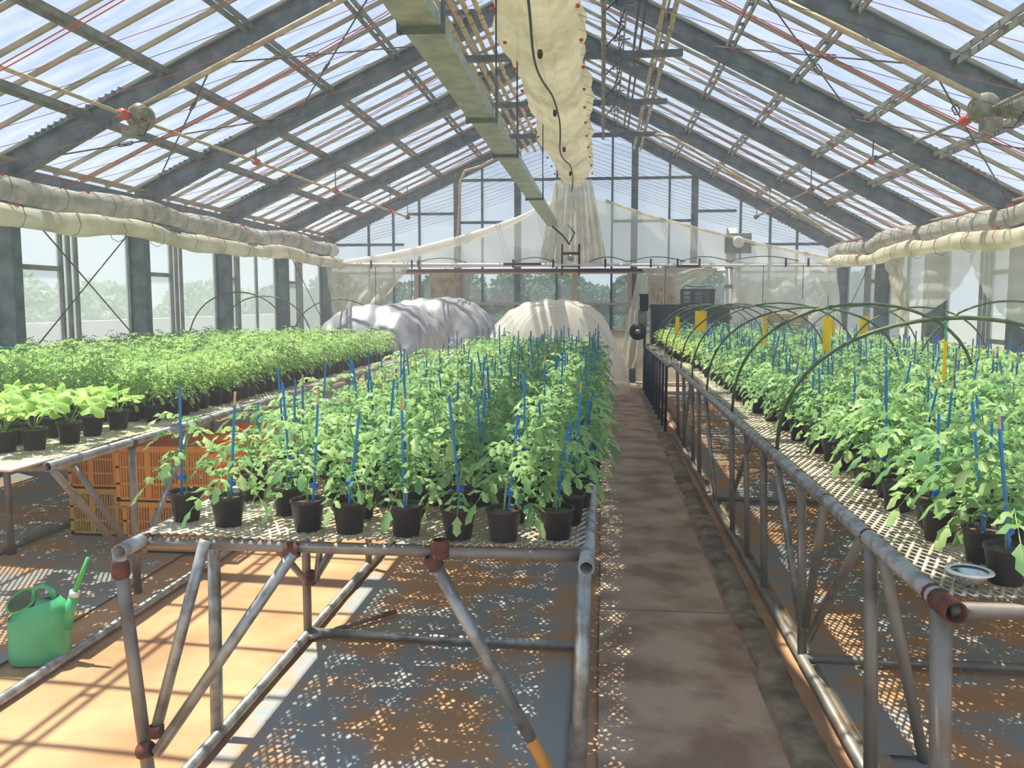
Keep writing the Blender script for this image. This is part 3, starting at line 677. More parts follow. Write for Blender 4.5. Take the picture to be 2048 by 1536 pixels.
# ============================================================ BENCHES
def expanded(x0, x1, y0, y1, z, wx=.036, wy=.075, t=.0125, h=.006):
    nx = int((x1-x0)/wx*2); ny = int((y1-y0)/wy*2)
    I, J = np.meshgrid(np.arange(nx), np.arange(ny), indexing='ij'); k = (I+J) % 2 == 0; I = I[k]; J = J[k]
    E0 = []; E1 = []
    for d in (1, -1):
        ok = (I+d >= 0) & (I+d <= nx)
        E0.append(np.stack([x0+I[ok]*wx/2, y0+J[ok]*wy/2], 1)); E1.append(np.stack([x0+(I[ok]+d)*wx/2, y0+(J[ok]+1)*wy/2], 1))
    A = np.concatenate(E0); B = np.concatenate(E1); D = B-A; nrm = np.stack([-D[:, 1], D[:, 0]], 1); nrm /= np.linalg.norm(nrm, axis=1)[:, None]
    n = len(A); V = np.zeros((n, 6, 3)); o = nrm*t/2
    sagz = lambda P: z+.006*np.sin(P[:, 0]*9)*np.sin(P[:, 1]*6)
    for c, P in ((0, A), (3, B)):
        zz = sagz(P)
        V[:, c, :2] = P-o; V[:, c, 2] = zz; V[:, c+1, :2] = P+o; V[:, c+1, 2] = zz+h*.5; V[:, c+2, :2] = P; V[:, c+2, 2] = zz-h
    b = np.arange(n)[:, None]*6; Q = np.concatenate([b+np.array([[0, 3, 4, 1]]), b+np.array([[1, 4, 5, 2]]), b+np.array([[2, 5, 3, 0]])])
    return V.reshape(-1, 3), Q
def meshpanel(parent, x0, x1, y0, y1, z=.748):
    V, Q = expanded(x0, x1, y0, y1, z); o = bpy.data.objects.new('mesh_top', npmesh('mesh_top', V, Q, [M['mesh']])); col.objects.link(o); o.parent = parent
    o.matrix_parent_inverse = Matrix.Translation(-Vector(parent.location)); o['kind'] = 'stuff'; return o
def farpanel(parent, x0, x1, y0, y1, z=.748):
    return MB().box((x0, y0, z-.004), (x1, y1, z)).build('mesh_top', M['mesha'], parent, kind='stuff')
ZR_ = .722; RR = .028
def bar(parent, nm, p, q, r=.021, m='pipe', sm=True, open_=False):
    mb = MB()
    (mb.pipe(p, q, r) if open_ else mb.tube([p, q], r, 10)); return mb.build(nm, M[m], parent, sm)
def clamp(parent, p, ax=(0, 0, 1), r=.031, l=.026): MB().lathe([(r*.8, -l), (r, -l*.8), (r, l*.8), (r*.8, l)], p, 10, ax=ax).build('clamp', M['rust'], parent, True)

# middle bench
T_ = ZR_-.02
b1 = empty('bench', (-.9, 3, G), 'middle pipe-frame bench with expanded steel mesh top, its corner nearest the camera', 'bench')
bar(b1, 'rail', (-1.72, 2.82, ZR_), (-1.72, 19, ZR_), RR, open_=True); bar(b1, 'rail', (-.045, 2.80, ZR_), (-.045, 19, ZR_), RR, 'pipe', open_=True)
bar(b1, 'front_bar', (-1.70, 2.98, ZR_-.01), (-.06, 2.98, ZR_-.01), .022, 'pipe2')
for y in (3.64, 4.5, 5.74, 6.8, 8.0, 9.2, 10.4, 11.6, 13.0, 14.4, 15.8, 17.2, 18.6): bar(b1, 'cross_bar', (-1.70, y, T_), (-.06, y, T_), .02, 'pipe2')
bar(b1, 'base_rail', (-1.63, .4, G+.035), (-1.64, 19, G+.035), .026, 'pipe')
bar(b1, 'base_rail', (-.10, .4, G+.035), (-.10, 19, G+.035), .024, 'pipe2')
bar(b1, 'base_bar', (-1.62, 4.49, G+.045), (-.10, 4.45, G+.045), .023, 'pipe')
bar(b1, 'base_bar', (-1.60, 4.42, G+.04), (-1.22, 4.86, G+.04), .014, 'pipe2')
bar(b1, 'leg', (-1.79, 2.93, .70), (-1.70, 2.93, G), .025, 'pipe2')
bar(b1, 'leg', (-1.69, 3.50, T_), (-1.64, 3.36, G), .028, 'pipe')
bar(b1, 'leg', (-.055, 2.95, T_), (-.07, 2.93, G), .028, 'pipe')
for x, ys in ((-1.63, (4.48, 5.74, 6.8, 8.0, 9.2, 10.4, 11.6, 13.0, 14.4)), (-.09, (4.48, 5.74, 6.8, 8.0, 9.2, 10.4, 11.6, 13.0, 14.4))):
    for y in ys: bar(b1, 'leg', (x, y, T_), (x, y, G), .024, 'pipe2')
bar(b1, 'brace', (-1.46, 2.95, .735), (-1.68, 2.93, -.03), .022, 'pipe')
bar(b1, 'brace', (-1.12, 2.95, .70), (-1.66, 2.91, -.08), .022, 'pipe')
bar(b1, 'brace', at(868, 1125, Y=2.96), at(1062, 1478, Y=3.02), .024, 'pipe'); bar(b1, 'brace_end', at(1062, 1478, Y=3.02), at(1128, 1606, Y=3.04), .024, 'orange')['label'] = 'orange painted end of the brace'
clamp(b1, at(880, 1098, Y=2.96), l=.035, r=.034); clamp(b1, at(868, 1124, Y=2.95), ax=(.5, .05, -.8), r=.030, l=.028)
clamp(b1, (-1.785, 2.93, .62), r=.033, l=.035); clamp(b1, (-1.70, 2.90, -.07), ax=(1, -.1, .3), r=.030, l=.03); clamp(b1, (-1.665, 2.92, .0), r=.029, l=.022); clamp(b1, (-1.13, 2.96, .705), ax=(1, 0, 0), r=.03, l=.028)
clamp(b1, (-1.61, 4.48, .08), r=.034, l=.04); clamp(b1, (-1.72, 2.99, ZR_), ax=(0, 1, 0), r=.034)
bar(b1, 'strut', (-1.63, 4.46, .07), (-1.20, 3.0, .70), .016, 'pipe2'); bar(b1, 'strut', (-1.60, 4.49, .06), (-1.49, 4.47, .24), .014, 'pipe2'); bar(b1, 'strut', (-1.58, 4.50, .07), (-1.30, 4.6, .55), .014, 'pipe')
bar(b1, 'strut', (-1.575, 4.48, .06), (-1.52, 4.5, .50), .018, 'pipe')
for y in (6.8, 9.2, 11.6):
    bar(b1, 'brace', (-1.63, y, G+.05), (-1.66, y+1.0, T_), .018, 'pipe'); bar(b1, 'brace', (-.09, y, G+.05), (-.07, y+1.0, T_), .018, 'pipe')
meshpanel(b1, -1.71, -.05, 2.96, 8.6); farpanel(b1, -1.71, -.05, 8.6, 19)
# right bench (near)
b2 = empty('bench', (1.0, 3, G), 'long right-hand pipe-frame bench with mesh top beside the aisle', 'bench')
bar(b2, 'rail', (1.02, 2.60, ZR_), (1.0, 12.2, ZR_), RR+.004, open_=True)
bar(b2, 'rail_end', (1.025, 2.50, ZR_), (1.02, 2.62, ZR_), RR+.007, 'rust', open_=True)['label'] = 'rusty open end of the rail'
for y in (2.66, 3.30, 3.9, 4.45, 5.15, 6.2, 7.6, 9.2, 10.8): clamp(b2, (1.02, y, ZR_), ax=(0, 1, 0), r=.0345, l=.012)
bar(b2, 'front_bar', (1.03, 2.56, ZR_-.01), (5.0, 2.62, ZR_-.01), .024, 'pipe2')
for y in (3.30, 4.45, 5.8, 7.2, 8.6, 10, 11.4): bar(b2, 'cross_bar', (1.03, y, T_), (5.0, y, T_), .02, 'pipe2')
bar(b2, 'rail', (5.0, 2.6, ZR_), (5.0, 12.2, ZR_), RR)
bar(b2, 'base_rail', (1.07, .4, G+.04), (1.03, 12.2, G+.04), .028, 'pipe2')
bar(b2, 'base_bar', (1.06, 4.40, G+.05), (4.9, 4.38, G+.05), .024, 'pipe2'); bar(b2, 'base_bar', (1.06, 8.0, G+.05), (4.9, 8.05, G+.05), .022, 'pipe2')
for x, y, rr in ((1.03, 2.62, .032), (1.03, 3.30, .027), (1.03, 4.45, .024), (1.03, 5.50, .024), (1.03, 6.15, .02), (1.03, 6.85, .022), (1.03, 9.2, .022), (1.03, 9.85, .022), (1.03, 10.9, .022), (1.03, 11.8, .022)):
    bar(b2, 'leg', (x, y, T_), (x+.03, y-.02, G), rr, 'pipe2')
for x in (3.0, 4.9):
    for y in (2.8, 5.2, 7.6, 10.0, 12): bar(b2, 'leg', (x, y, T_), (x, y, G), .022, 'pipe2')
bar(b2, 'brace', (1.00, 4.92, T_), (1.055, 4.48, -.06), .021, 'pipe')
bar(b2, 'brace', (1.04, 4.02, T_), (1.06, 4.38, -.05), .021, 'pipe2')
bar(b2, 'brace', (1.03, 3.40, T_), (1.065, 4.34, -.10), .021, 'pipe2')
bar(b2, 'brace', (1.03, 3.17, T_), (1.34, 3.50, G), .023, 'pipe2')
bar(b2, 'brace', (1.02, 8.51, T_), (1.05, 7.8, G+.05), .02, 'pipe'); bar(b2, 'brace', (1.03, 5.88, T_), (1.10, 7.4, G+.1), .018, 'pipe2'); bar(b2, 'brace', (1.02, 9.9, T_), (1.05, 11.0, G+.05), .018, 'pipe')
MB().box((1.12, 3.5, G+.03), (1.32, 11, G+.035)).build('ground_strip', M['mat'], b2)
meshpanel(b2, 1.04, 2.6, 2.58, 8.4); farpanel(b2, 1.04, 5.0, 8.4, 12.2); farpanel(b2, 2.6, 5.0, 2.58, 8.4)
b3 = empty('bench', (.9, 14.8, G), 'far right bench on close-set dark legs behind the long one', 'bench')
bar(b3, 'rail', (.93, 12.0, ZR_), (.86, 18.2, ZR_), RR); bar(b3, 'rail', (4.8, 12.4, ZR_), (4.8, 18.2, ZR_), RR)
for i in range(10): bar(b3, 'leg', (.92-.005*i, 12.3+i*.62, ZR_), (.92-.005*i, 12.3+i*.62, G), .022, 'black')
for i in range(4): bar(b3, 'cross_bar', (.93, 12.4+i*1.9, T_), (4.8, 12.4+i*1.9, T_), .02, 'pipe2')
for y in (12.4, 15.2, 18): bar(b3, 'leg', (4.8, y, ZR_), (4.8, y, G), .022, 'pipe2')
farpanel(b3, .95, 4.8, 12.3, 18.2)
# left bench
b4 = empty('bench', (-3.0, 4.4, G), 'wide left bench with mesh top along the left wall', 'bench')
bar(b4, 'rail', (-2.99, 4.26, ZR_), (-3.0, 12.9, ZR_), RR, open_=True); bar(b4, 'rail', (-6.3, 4.3, ZR_), (-6.3, 12.9, ZR_), RR)
bar(b4, 'front_bar', (-6.3, 4.30, ZR_-.01), (-3.0, 4.28, ZR_-.01), .022, 'pipe2')
for y in (5.1, 6.4, 7.8, 9.2, 10.6, 12, 12.8): bar(b4, 'cross_bar', (-6.28, y, T_), (-3.0, y, T_), .02, 'pipe2')
for x in (-3.0, -4.7, -6.25):
    for y in (5.11, 7.4, 9.8, 12.2): bar(b4, 'leg', (x, y, T_), (x, y, G), .025, 'pipe2')
bar(b4, 'leg', (-4.38, 5.78, T_), (-4.38, 5.78, G), .024, 'pipe2')
bar(b4, 'brace', (-2.99, 4.30, T_), (-3.10, 5.10, -.0), .021, 'pipe2'); bar(b4, 'brace', at(148, 930, Y=4.95), (-3.06, 5.10, .06), .021, 'pipe2')
bar(b4, 'brace', (-3.0, 5.90, T_), (-3.02, 5.16, -.12), .022, 'pipe')
clamp(b4, (-2.99, 5.1, ZR_-.01), r=.036); clamp(b4, (-4.38, 5.78, G+.03)); clamp(b4, (-3.0, 5.11, .02), r=.033)
bar(b4, 'base_rail', (-4.45, 4.9, G+.035), (-4.50, 12.8, G+.035), .024, 'pipe2')
bar(b4, 'base_rail', (-2.80, 2.8, G+.035), (-2.72, 12.8, G+.035), .026, 'pipe')
meshpanel(b4, -3.9, -3.01, 4.28, 7.2); farpanel(b4, -6.28, -3.9, 4.28, 7.2); farpanel(b4, -6.28, -3.01, 7.2, 12.9)
o = MB().box((-3.9, 4.02, .742), (-3.02, 4.36, .752)).build('board', M['plate'], b4)
# far left bench under the silver tunnels
b5 = empty('bench', (-3.8, 16, G), 'far left bench standing under the silver film tunnels', 'bench')
for x in (-5.4, -2.2): bar(b5, 'rail', (x, 13.8, ZR_), (x, 19.2, ZR_), RR)
for y in (14, 16.5, 19):
    bar(b5, 'cross_bar', (-5.4, y, ZR_-.02), (-2.2, y, ZR_-.02), .02, 'pipe2')
    for x in (-5.4, -2.2): bar(b5, 'leg', (x, y, ZR_), (x, y, G), .022, 'pipe2')
farpanel(b5, -5.4, -2.2, 13.8, 19.2)

# ============================================================ PLANTS
def leaflet(B, T, side, w, near, Vs, Qs, droop):
    """B base, T tip: a folded drooping leaflet with a toothed edge"""
    B = np.array(B); T = np.array(T); s = np.array(side); b = len(Vs)
    mid = B*.5+T*.5; up = np.array([0, 0, 1.])
    if near:
        c = mid+up*w*.18
        tip = T-up*droop
        for sg in (1, -1):
            b = len(Vs)
            l1 = B*.66+T*.34+s*sg*w*.5-up*w*.12; n1 = mid+s*sg*w*.33-up*w*.05; l2 = B*.30+T*.70+s*sg*w*.38-up*(w*.2+droop*.5)
            Vs += [B, l1, n1, c, l2, tip]; Qs += [(b, b+1, b+2, b+3), (b+3, b+2, b+4, b+5)]
    else:
        tip = T-up*droop; c = mid+up*w*.12
        Vs += [B, mid+s*w*.5-up*w*.1, tip, c, mid-s*w*.5-up*w*.1]; Qs += [(b, b+1, b+2, b+3), (b, b+3, b+2, b+4)]
def ntube(P, r0, r1, n, Vs, Qs):
    b = len(Vs)
    for i, p in enumerate(P):
        r = r0+(r1-r0)*i/(len(P)-1)
        for k in range(n):
            a = 2*PI*k/n; Vs.append(np.array(p)+np.array([math.cos(a)*r, math.sin(a)*r, 0]))
    for i in range(len(P)-1):
        for k in range(n): Qs.append((b+i*n+k, b+i*n+(k+1) % n, b+(i+1)*n+(k+1) % n, b+(i+1)*n+k))
def plant_arrays(seed, H, near, kind='tomato'):
    r = random.Random(seed); Vs = []; Qs = []; mi = []
    lean = (r.uniform(-.03, .03), r.uniform(-.03, .03))
    st = [(lean[0]*t*t, lean[1]*t*t, H*t) for t in (0, .35, .7, 1)]
    ntube(st, .005, .003, 4 if near else 3, Vs, Qs); mi += [1]*(len(Qs)-len(mi))
    nl = {'tomato': 9, 'bushy': 15, 'pale': 9}[kind] if near else {'tomato': 8, 'bushy': 10, 'pale': 7}[kind]
    a0 = r.uniform(0, 6)
    for i in range(nl):
        t = (.34+.66*i/(nl-1)); a = a0+i*2.4+r.uniform(-.3, .3)
        base = np.array([lean[0]*t*t, lean[1]*t*t, H*t])
        ln = (.155 if kind == 'tomato' else .125)*(1.05-.35*t)*r.uniform(.85, 1.15)
        rise = (.35+.9*t)*r.uniform(.7, 1.2) if kind != 'pale' else .8
        d = np.array([math.cos(a), math.sin(a), 0]); up = np.array([0, 0, 1.])
        pos = lambda q: base+d*ln*q*(1 if q < .6 else 1)+up*(rise*ln*q*.8-ln*.98*q*q)
        side = np.array([-math.sin(a), math.cos(a), 0])
        n0 = len(Qs)
        if near or kind == 'tomato':
            ntube([pos(0), pos(.5), pos(1)], .0022, .0015, 3, Vs, Qs); mi += [1]*(len(Qs)-n0)
        n0 = len(Qs)
        wl = (.068 if kind == 'tomato' else .058)*(1.1-.25*t); ww = wl*(.56 if kind != 'pale' else .8)
        pairs = ((.38, .8), (.68, 1.0)) if not near else ((.30, .62), (.55, .95), (.80, .9))
        e_ = pos(1); f_ = e_+(pos(1)-pos(.8))*1.4; f_ = e_+(f_-e_)/np.linalg.norm(f_-e_)*wl*1.15
        leaflet(e_, f_, side, ww*1.15, near, Vs, Qs, wl*.15)
        for q, sc in pairs:
            p = pos(q)
            for sg in (1, -1):
                dd = side*sg*.85+d*.45+up*r.uniform(-.35, .15); dd /= np.linalg.norm(dd)
                sv = np.cross(dd, up); sv /= np.linalg.norm(sv)
                leaflet(p, p+dd*wl*sc, sv, ww*sc, near, Vs, Qs, wl*.22)
        mi += [0]*(len(Qs)-n0)
    return np.array(Vs), np.array(Qs), np.array(mi)
def pot_arrays(n=10, rt=.066, rb=.048, h=.118):
    Vs = []; Qs = []
    prof = [(rb, 0), (rt-.003, h-.012), (rt+.002, h-.012), (rt+.002, h), (rt-.004, h), (rt-.006, h-.018)]
    for (rr, z) in prof:
        for k in range(n): a = 2*PI*k/n; Vs.append((rr*math.cos(a), rr*math.sin(a), z))
    for i in range(len(prof)-1):
        for k in range(n): Qs.append((i*n+k, i*n+(k+1) % n, (i+1)*n+(k+1) % n, (i+1)*n+k))
    b = len(Vs); Vs.append((0, 0, 0)); Qs += [(b, (k+2) % n, k+1, k) for k in range(0, n, 2)]
    return Vs, Qs
pv, pq = pot_arrays(20)
pot_me = npmesh('pot', pv, pq, [M['blackpl']], smooth=False); pot_brown = npmesh('pot', pv, pq, [M['brownpl']])
pot_purple = npmesh('pot', pv, pq, [M['purple']]); pot_purple.shade_smooth(); pot_me.shade_smooth(); pot_brown.shade_smooth()
def soilm():
    m = MB(); m.lathe([(.0001, .106), (.03, .108), (.058, .102)], n=14); return m.mesh('soil', M['soil'], True)
soil_me = soilm()
LM = {'tomato': M['tomato'], 'bushy': M['bushy'], 'pale': M['pale']}
def varset(kind, n, Hs, near=True):
    return [npmesh('foliage', *((lambda a: (a[0], a[1], [LM[kind], M['stem']], a[2]))(plant_arrays(100*len(kind)+i, Hs[i % len(Hs)], near, kind)))) for i in range(n)]
VT = varset('tomato', 10, [.20, .24, .27, .30, .22]); VB = varset('bushy', 8, [.26, .31, .35, .29])
VP = varset('pale', 4, [.16, .2])
for me in VT+VB+VP: me.shade_smooth()
def stake_me(h, mt, tip=None):
    m = MB(); m.tube([(0, 0, 0), (0, 0, h)], .0055, 6)
    if tip: m.k = 1; m.tube([(0, 0, h), (0, 0, h+.05)], .005, 5); return m.mesh('stake', [mt, M['cane']])
    return m.mesh('stake', mt)
STK = [stake_me(.42, M['stake']), stake_me(.50, M['stake']), stake_me(.36, M['stake']), stake_me(.44, M['stake'], True)]
clip_me = MB().box((-.014, -.006, -.008), (.014, .012, .008)).mesh('tie_clip', M['clip'])
def plant(x, y, kind, label, group=None, stake=False, z=.752, r=R, brown=False, purple=False, tall=1.0):
    nm = {'tomato': 'tomato_seedling', 'bushy': 'bushy_seedling', 'pale': 'pale_seedling'}[kind]
    o = empty(nm, (x, y, z), label, 'potted plant', group)
    pt = link('pot', pot_purple if purple else pot_brown if brown else pot_me, o, rot=(0, 0, r.uniform(0, 6)))
    if brown: pt['label'] = 'dark brown pot'
    link('soil', soil_me, o)
    s = r.uniform(.88, 1.12)*tall
    link('foliage', r.choice({'tomato': VT, 'bushy': VB, 'pale': VP}[kind]), o, (0, 0, .10), (r.uniform(-.06, .06), r.uniform(-.06, .06), r.uniform(0, 6.28)), (s, s, s))
    if stake:
        a = r.uniform(0, 6.28); k = r.choice(STK); tx, ty = r.gauss(0, .07), r.gauss(0, .07)
        link('stake', k, o, (.02*math.cos(a), .02*math.sin(a), .04), (tx, ty, 0))
        link('tie_clip', clip_me, o, (.02*math.cos(a)+ty*.10, .02*math.sin(a)-tx*.10, .16+r.uniform(0, .06)))
    return o
ORD = ['first', 'second', 'third', 'fourth', 'fifth', 'sixth', 'seventh', 'eighth', 'ninth', 'tenth', 'eleventh', 'twelfth', 'thirteenth', 'fourteenth']
def nth(n):
    u = ['', 'first', 'second', 'third', 'fourth', 'fifth', 'sixth', 'seventh', 'eighth', 'ninth', 'tenth', 'eleventh', 'twelfth', 'thirteenth', 'fourteenth', 'fifteenth', 'sixteenth', 'seventeenth', 'eighteenth', 'nineteenth']
    t = {2: 'twent', 3: 'thirt', 4: 'fort', 5: 'fift', 6: 'sixt'}
    return u[n] if n < 20 else (t[n//10]+'ieth' if n % 10 == 0 else t[n//10]+'y-'+u[n % 10])
far = {'tomato': [], 'bushy': [], 'pale': []}          # what stands past the ones built singly
cand = []
# middle bench rows
front = [(-1.64, 3.17), (-1.44, 3.11), (-1.27, 3.30), (-1.11, 3.08), (-.94, 3.06), (-.72, 3.05), (-.52, 3.03), (-.35, 3.02)]
for i, (x, y) in enumerate(front):
    plant(x, y, 'tomato', f"tomato seedling in black pot, {ORD[i]} from left along the middle bench's front edge", 'tomato seedlings on the middle bench', True, tall=.92 if i < 5 else 1)
plant(-.16, 3.06, 'tomato', 'tomato seedling at the aisle corner of the middle bench front edge', 'tomato seedlings on the middle bench', True)
mid = []
for j in range(44):
    y = 3.30+j*.245
    if y > 11.7: break
    for i in range(8):
        x = -1.60+i*.21+R.uniform(-.02, .02)+(.05 if j % 2 else -.0)
        if j == 0 and i < 3: continue
        mid.append((x, y+R.uniform(-.025, .025), j, i))
right = []
for j in range(75):
    y = 2.72+j*.225
    if y > 17.3: break
    for i in range(17):
        x = 1.24+i*.215+R.uniform(-.02, .02)+(.04 if j % 2 else 0)
        if y > 12.2: x -= .12
        right.append((x, y+R.uniform(-.025, .025), j, i))
left = []
for j in range(48):
    y = 5.05+j*.19
    if y > 13.3: break
    for i in range(17):
        x = -3.22-i*.187+R.uniform(-.02, .02)
        left.append((x, y+R.uniform(-.025, .025), j, i))
def seen(x, y):            # leaves out what the frame cannot show
    d = np.array([x, y, .9-EYE]); z = d @ _f
    return z > .5 and -80 < 1024+FPX*(d @ _r)/z < 2140
# which of the tomato seedlings show largest: near ones, edge ones first
T = [(x, y, j, i, 'm') for x, y, j, i in mid if seen(x, y)]+[(x, y, j, i, 'r') for x, y, j, i in right if seen(x, y)]
T.sort(key=lambda t: math.hypot(t[0], t[1])-(1.5 if (t[4] == 'r' and t[3] == 0) or (t[4] == 'm' and t[3] == 7) else 0))
single, rest = T[:288], T[288:]
rs_ = random.Random(11)
for x, y, j, i, w_ in single:
    st = rs_.random() < .55
    if w_ == 'm':
        if j < 6: lab = f"tomato seedling in the {ORD[j+1]} row of the middle bench, {ORD[i]} from the left"
        else: lab = 'tomato seedling in the packed rows well behind the front of the middle bench'
        plant(x, y, 'tomato', lab, 'tomato seedlings on the middle bench', st, r=rs_)
    else:
        br_ = i == 0 and 5 < y < 6.6
        if i == 0: lab = f"{'brown' if br_ else 'black'}-potted tomato seedling on the right bench's aisle edge, {nth(j+1)} pot from its near end"
        elif i < 5 and j < 10: lab = f"tomato seedling {ORD[i]} in from the right bench's aisle rail, {ORD[j]} row from near end"
        else: lab = 'tomato seedling among the packed pots inside the right bench'
        pl_ = i == 0 and 9.75 < y < 9.97
        if pl_: lab = "purple-potted tomato seedling on the right bench's aisle edge"
        plant(x, y, 'tomato', lab, 'tomato seedlings on the right bench', st or j < 2, r=rs_, brown=br_, purple=pl_, tall=1.12 if y < 6 else 1.0)
for x, y, j, i, w_ in rest: far['pale' if w_ == 'r' and ((i == 0 and y > 11) or (i > 11 and y > 7)) else 'tomato'].append((x, y))
B = [t for t in left if seen(t[0], t[1])]; B.sort(key=lambda t: math.hypot(t[0], t[1])-(2 if t[3] == 0 else 0))
sq = [t for t in B if t[1] < 5.75 and t[3] < 9]; B = [t for t in B if t not in sq]
for x, y, j, i in B[:190]:
    if i == 0: lab = f"bushy seedling on the left bench's path edge, {nth(max(1,j-3))} pot past the squash plants"
    elif j < 9 and i < 12: lab = f"bushy seedling {nth(i+1)} in from the left bench's path rail, {nth(j+1)} row from the front"
    else: lab = 'bushy seedling among the packed pots in the depth of the left bench'
    plant(x, y, 'bushy', lab, 'bushy seedlings on the left bench', False, r=rs_)
for x, y, j, i in B[190:]: far['bushy'].append((x, y))

def far_mass(kind, pts, name, lab, Hs):
    vs = [plant_arrays(500+i, H, False, kind) for i, H in enumerate(Hs)]
    p_v, p_q = pot_arrays(8); p_v = np.array(p_v); p_q = np.array(p_q)
    V = []; Q = []; MI = []; b = 0; r = random.Random(3)
    sv = []; sq_ = []
    ntube([(0, 0, 0), (0, 0, 1)], .0065, .0065, 4, sv, sq_); sv = np.array(sv); sq_ = np.array(sq_)
    for x, y in pts:
        v, q, m = r.choice(vs); a = r.uniform(0, 6.28); s = r.uniform(.9, 1.15); c, d = math.cos(a)*s, math.sin(a)*s
        W = np.stack([v[:, 0]*c-v[:, 1]*d+x, v[:, 0]*d+v[:, 1]*c+y, v[:, 2]*s+.852], 1); V.append(W); Q.append(q+b); MI.append(m); b += len(v)
        V.append(p_v+np.array([x, y, .752])); Q.append(p_q+b); MI.append(np.full(len(p_q), 2)); b += len(p_v)
        if kind == 'tomato' and r.random() < .5:
            h = r.uniform(.32, .52); S = sv.copy(); tx, ty = r.gauss(0, .06), r.gauss(0, .06)
            S[:, 0] += S[:, 2]*h*tx+x; S[:, 1] += S[:, 2]*h*ty+y; S[:, 2] = S[:, 2]*h+.80; V.append(S); Q.append(sq_+b); MI.append(np.full(len(sq_), 3)); b += len(S)
    me = npmesh(name, np.concatenate(V), np.concatenate(Q), [LM[kind], M['stem'], M['blackpl'], M['stake']], np.concatenate(MI))
    o = bpy.data.objects.new(name, me); col.objects.link(o); tag(o, lab, 'potted plants', kind='stuff')
far_mass('tomato', far['tomato'], 'distant_tomato_seedlings', 'dense far rows of staked tomato seedlings on the middle and right benches', [.22, .26, .24, .29])
far_mass('bushy', far['bushy'], 'distant_bushy_seedlings', 'dense far rows of bushy seedlings on the left bench', [.26, .30, .33])
far_mass('pale', far['pale'], 'distant_pale_seedlings', 'yellow-green seedlings in the far rows of the right bench', [.17, .21, .19])

# squash plants: each leaf is a part
def squash_leaf(seed):
    r = random.Random(seed); Vs = [(0, 0, .012)]; n = 30; rad = .075
    for ring, f in ((0, .55), (1, 1.0)):
        for k in range(n):
            a = 2*PI*k/n; lob = 1+.24*math.cos(5*a)+.09*math.cos(15*a+1)+(-.45 if abs((a+PI) % (2*PI)-0) < .01 else 0)
            q = rad*f*lob; Vs.append((q*math.cos(a), q*math.sin(a), .014*math.sin(a*5+seed)*f-.016*f*f+.01))
    Fs = [(0, 1+k, 1+(k+1) % n) for k in range(n)]+[(1+k, 1+n+k, 1+n+(k+1) % n, 1+(k+1) % n) for k in range(n)]
    return MB().quadsv(Vs, Fs).mesh('leaf', M['squash'], True)
SQ = [squash_leaf(i) for i in range(4)]
spots = [(-3.42, 4.51), (-3.30, 4.60), (-3.26, 4.87), (-3.30, 5.17), (-3.27, 5.42), (-3.55, 4.75), (-3.50, 5.08), (-3.52, 5.38), (-3.74, 4.98), (-3.76, 5.30), (-3.98, 5.2), (-4.0, 5.5)]
where = ['at the near corner of the left bench', 'in front along the left bench path edge', 'second along the left bench path edge', 'third along the left bench path edge', 'fourth along the left bench path edge, beside bushy seedlings',
         'behind the corner pot', 'behind the second edge pot', 'behind the third edge pot', 'in the third file, nearer one', 'in the third file, farther one', 'by the left picture border, nearer one', 'by the left picture border, farther one']
rq = random.Random(9)
for k, (x, y) in enumerate(spots):
    o = empty('squash_seedling', (x, y, .752), f'broad-leaved squash seedling in black pot {where[k]}', 'potted plant', 'squash seedlings on the left bench')
    link('pot', pot_me, o, sc=(1.12, 1.12, 1.1)); link('soil', soil_me, o, sc=(1.1, 1.1, 1.09))
    a0 = rq.uniform(0, 6)
    for i in range(5):
        a = a0+i*1.35; L_ = rq.uniform(.07, .17); h = .115+rq.uniform(.09, .17); s = rq.uniform(.75, 1.3)
        p = (L_*math.cos(a), L_*math.sin(a), h)
        st = MB().tube([(0, 0, .11), (p[0]*.5, p[1]*.5, .11+(h-.11)*.7), p], .0035, 5).build('stem', M['stem'], o, True, loc=(0, 0, 0))
        link('leaf', rq.choice(SQ), o, p, (rq.uniform(-.5, .5), rq.uniform(-.1, .7), a), (s, s, s))

# hoops over the right bench
def hoop(x0, x1, y, zt, lab, grp=None, r=.010, tilt=0):
    P = []
    for i in range(25):
        a = PI*i/24; xx = (x0+x1)/2-(x1-x0)/2*math.cos(a); P.append((xx, y+tilt*math.sin(a), .70+(zt-.70)*math.sin(a)**.72))
    o = MB().tube(P, r, 7).build('tunnel_hoop', M['hoop'], smooth=True); tag(o, lab, 'hoop', grp)
for k, (y, zt) in enumerate([(5.1, 1.53), (6.85, 1.60), (8.5, 1.56), (9.9, 1.60), (11.3, 1.56), (12.9, 1.58), (14.2, 1.56), (15.4, 1.56), (16.5, 1.56)]):
    hoop(1.03, 2.85, y, zt, f'dark green tunnel hoop over the aisle side of right bench, {ORD[k]} from camera', 'hoops on the aisle side of the right bench', .012 if k < 2 else .010, -.25)
for k, (y, zt) in enumerate([(8.0, 1.62), (10.2, 1.55), (12.4, 1.55)]):
    hoop(2.8, 4.4, y, zt, f'dark green tunnel hoop on the wall side of the right bench, {ORD[k]} from the camera', 'hoops on the wall side of the right bench')
for k, (y, x0, x1) in enumerate([(12.0, -6.1, -4.5), (13.2, -6.2, -4.6), (13.3, -5.0, -3.4)]):
    hoop(x0, x1, y, 1.75-.05*k, f'thin pale hoop over the left bench far end, {ORD[k]} from the left wall', 'hoops on the left bench')
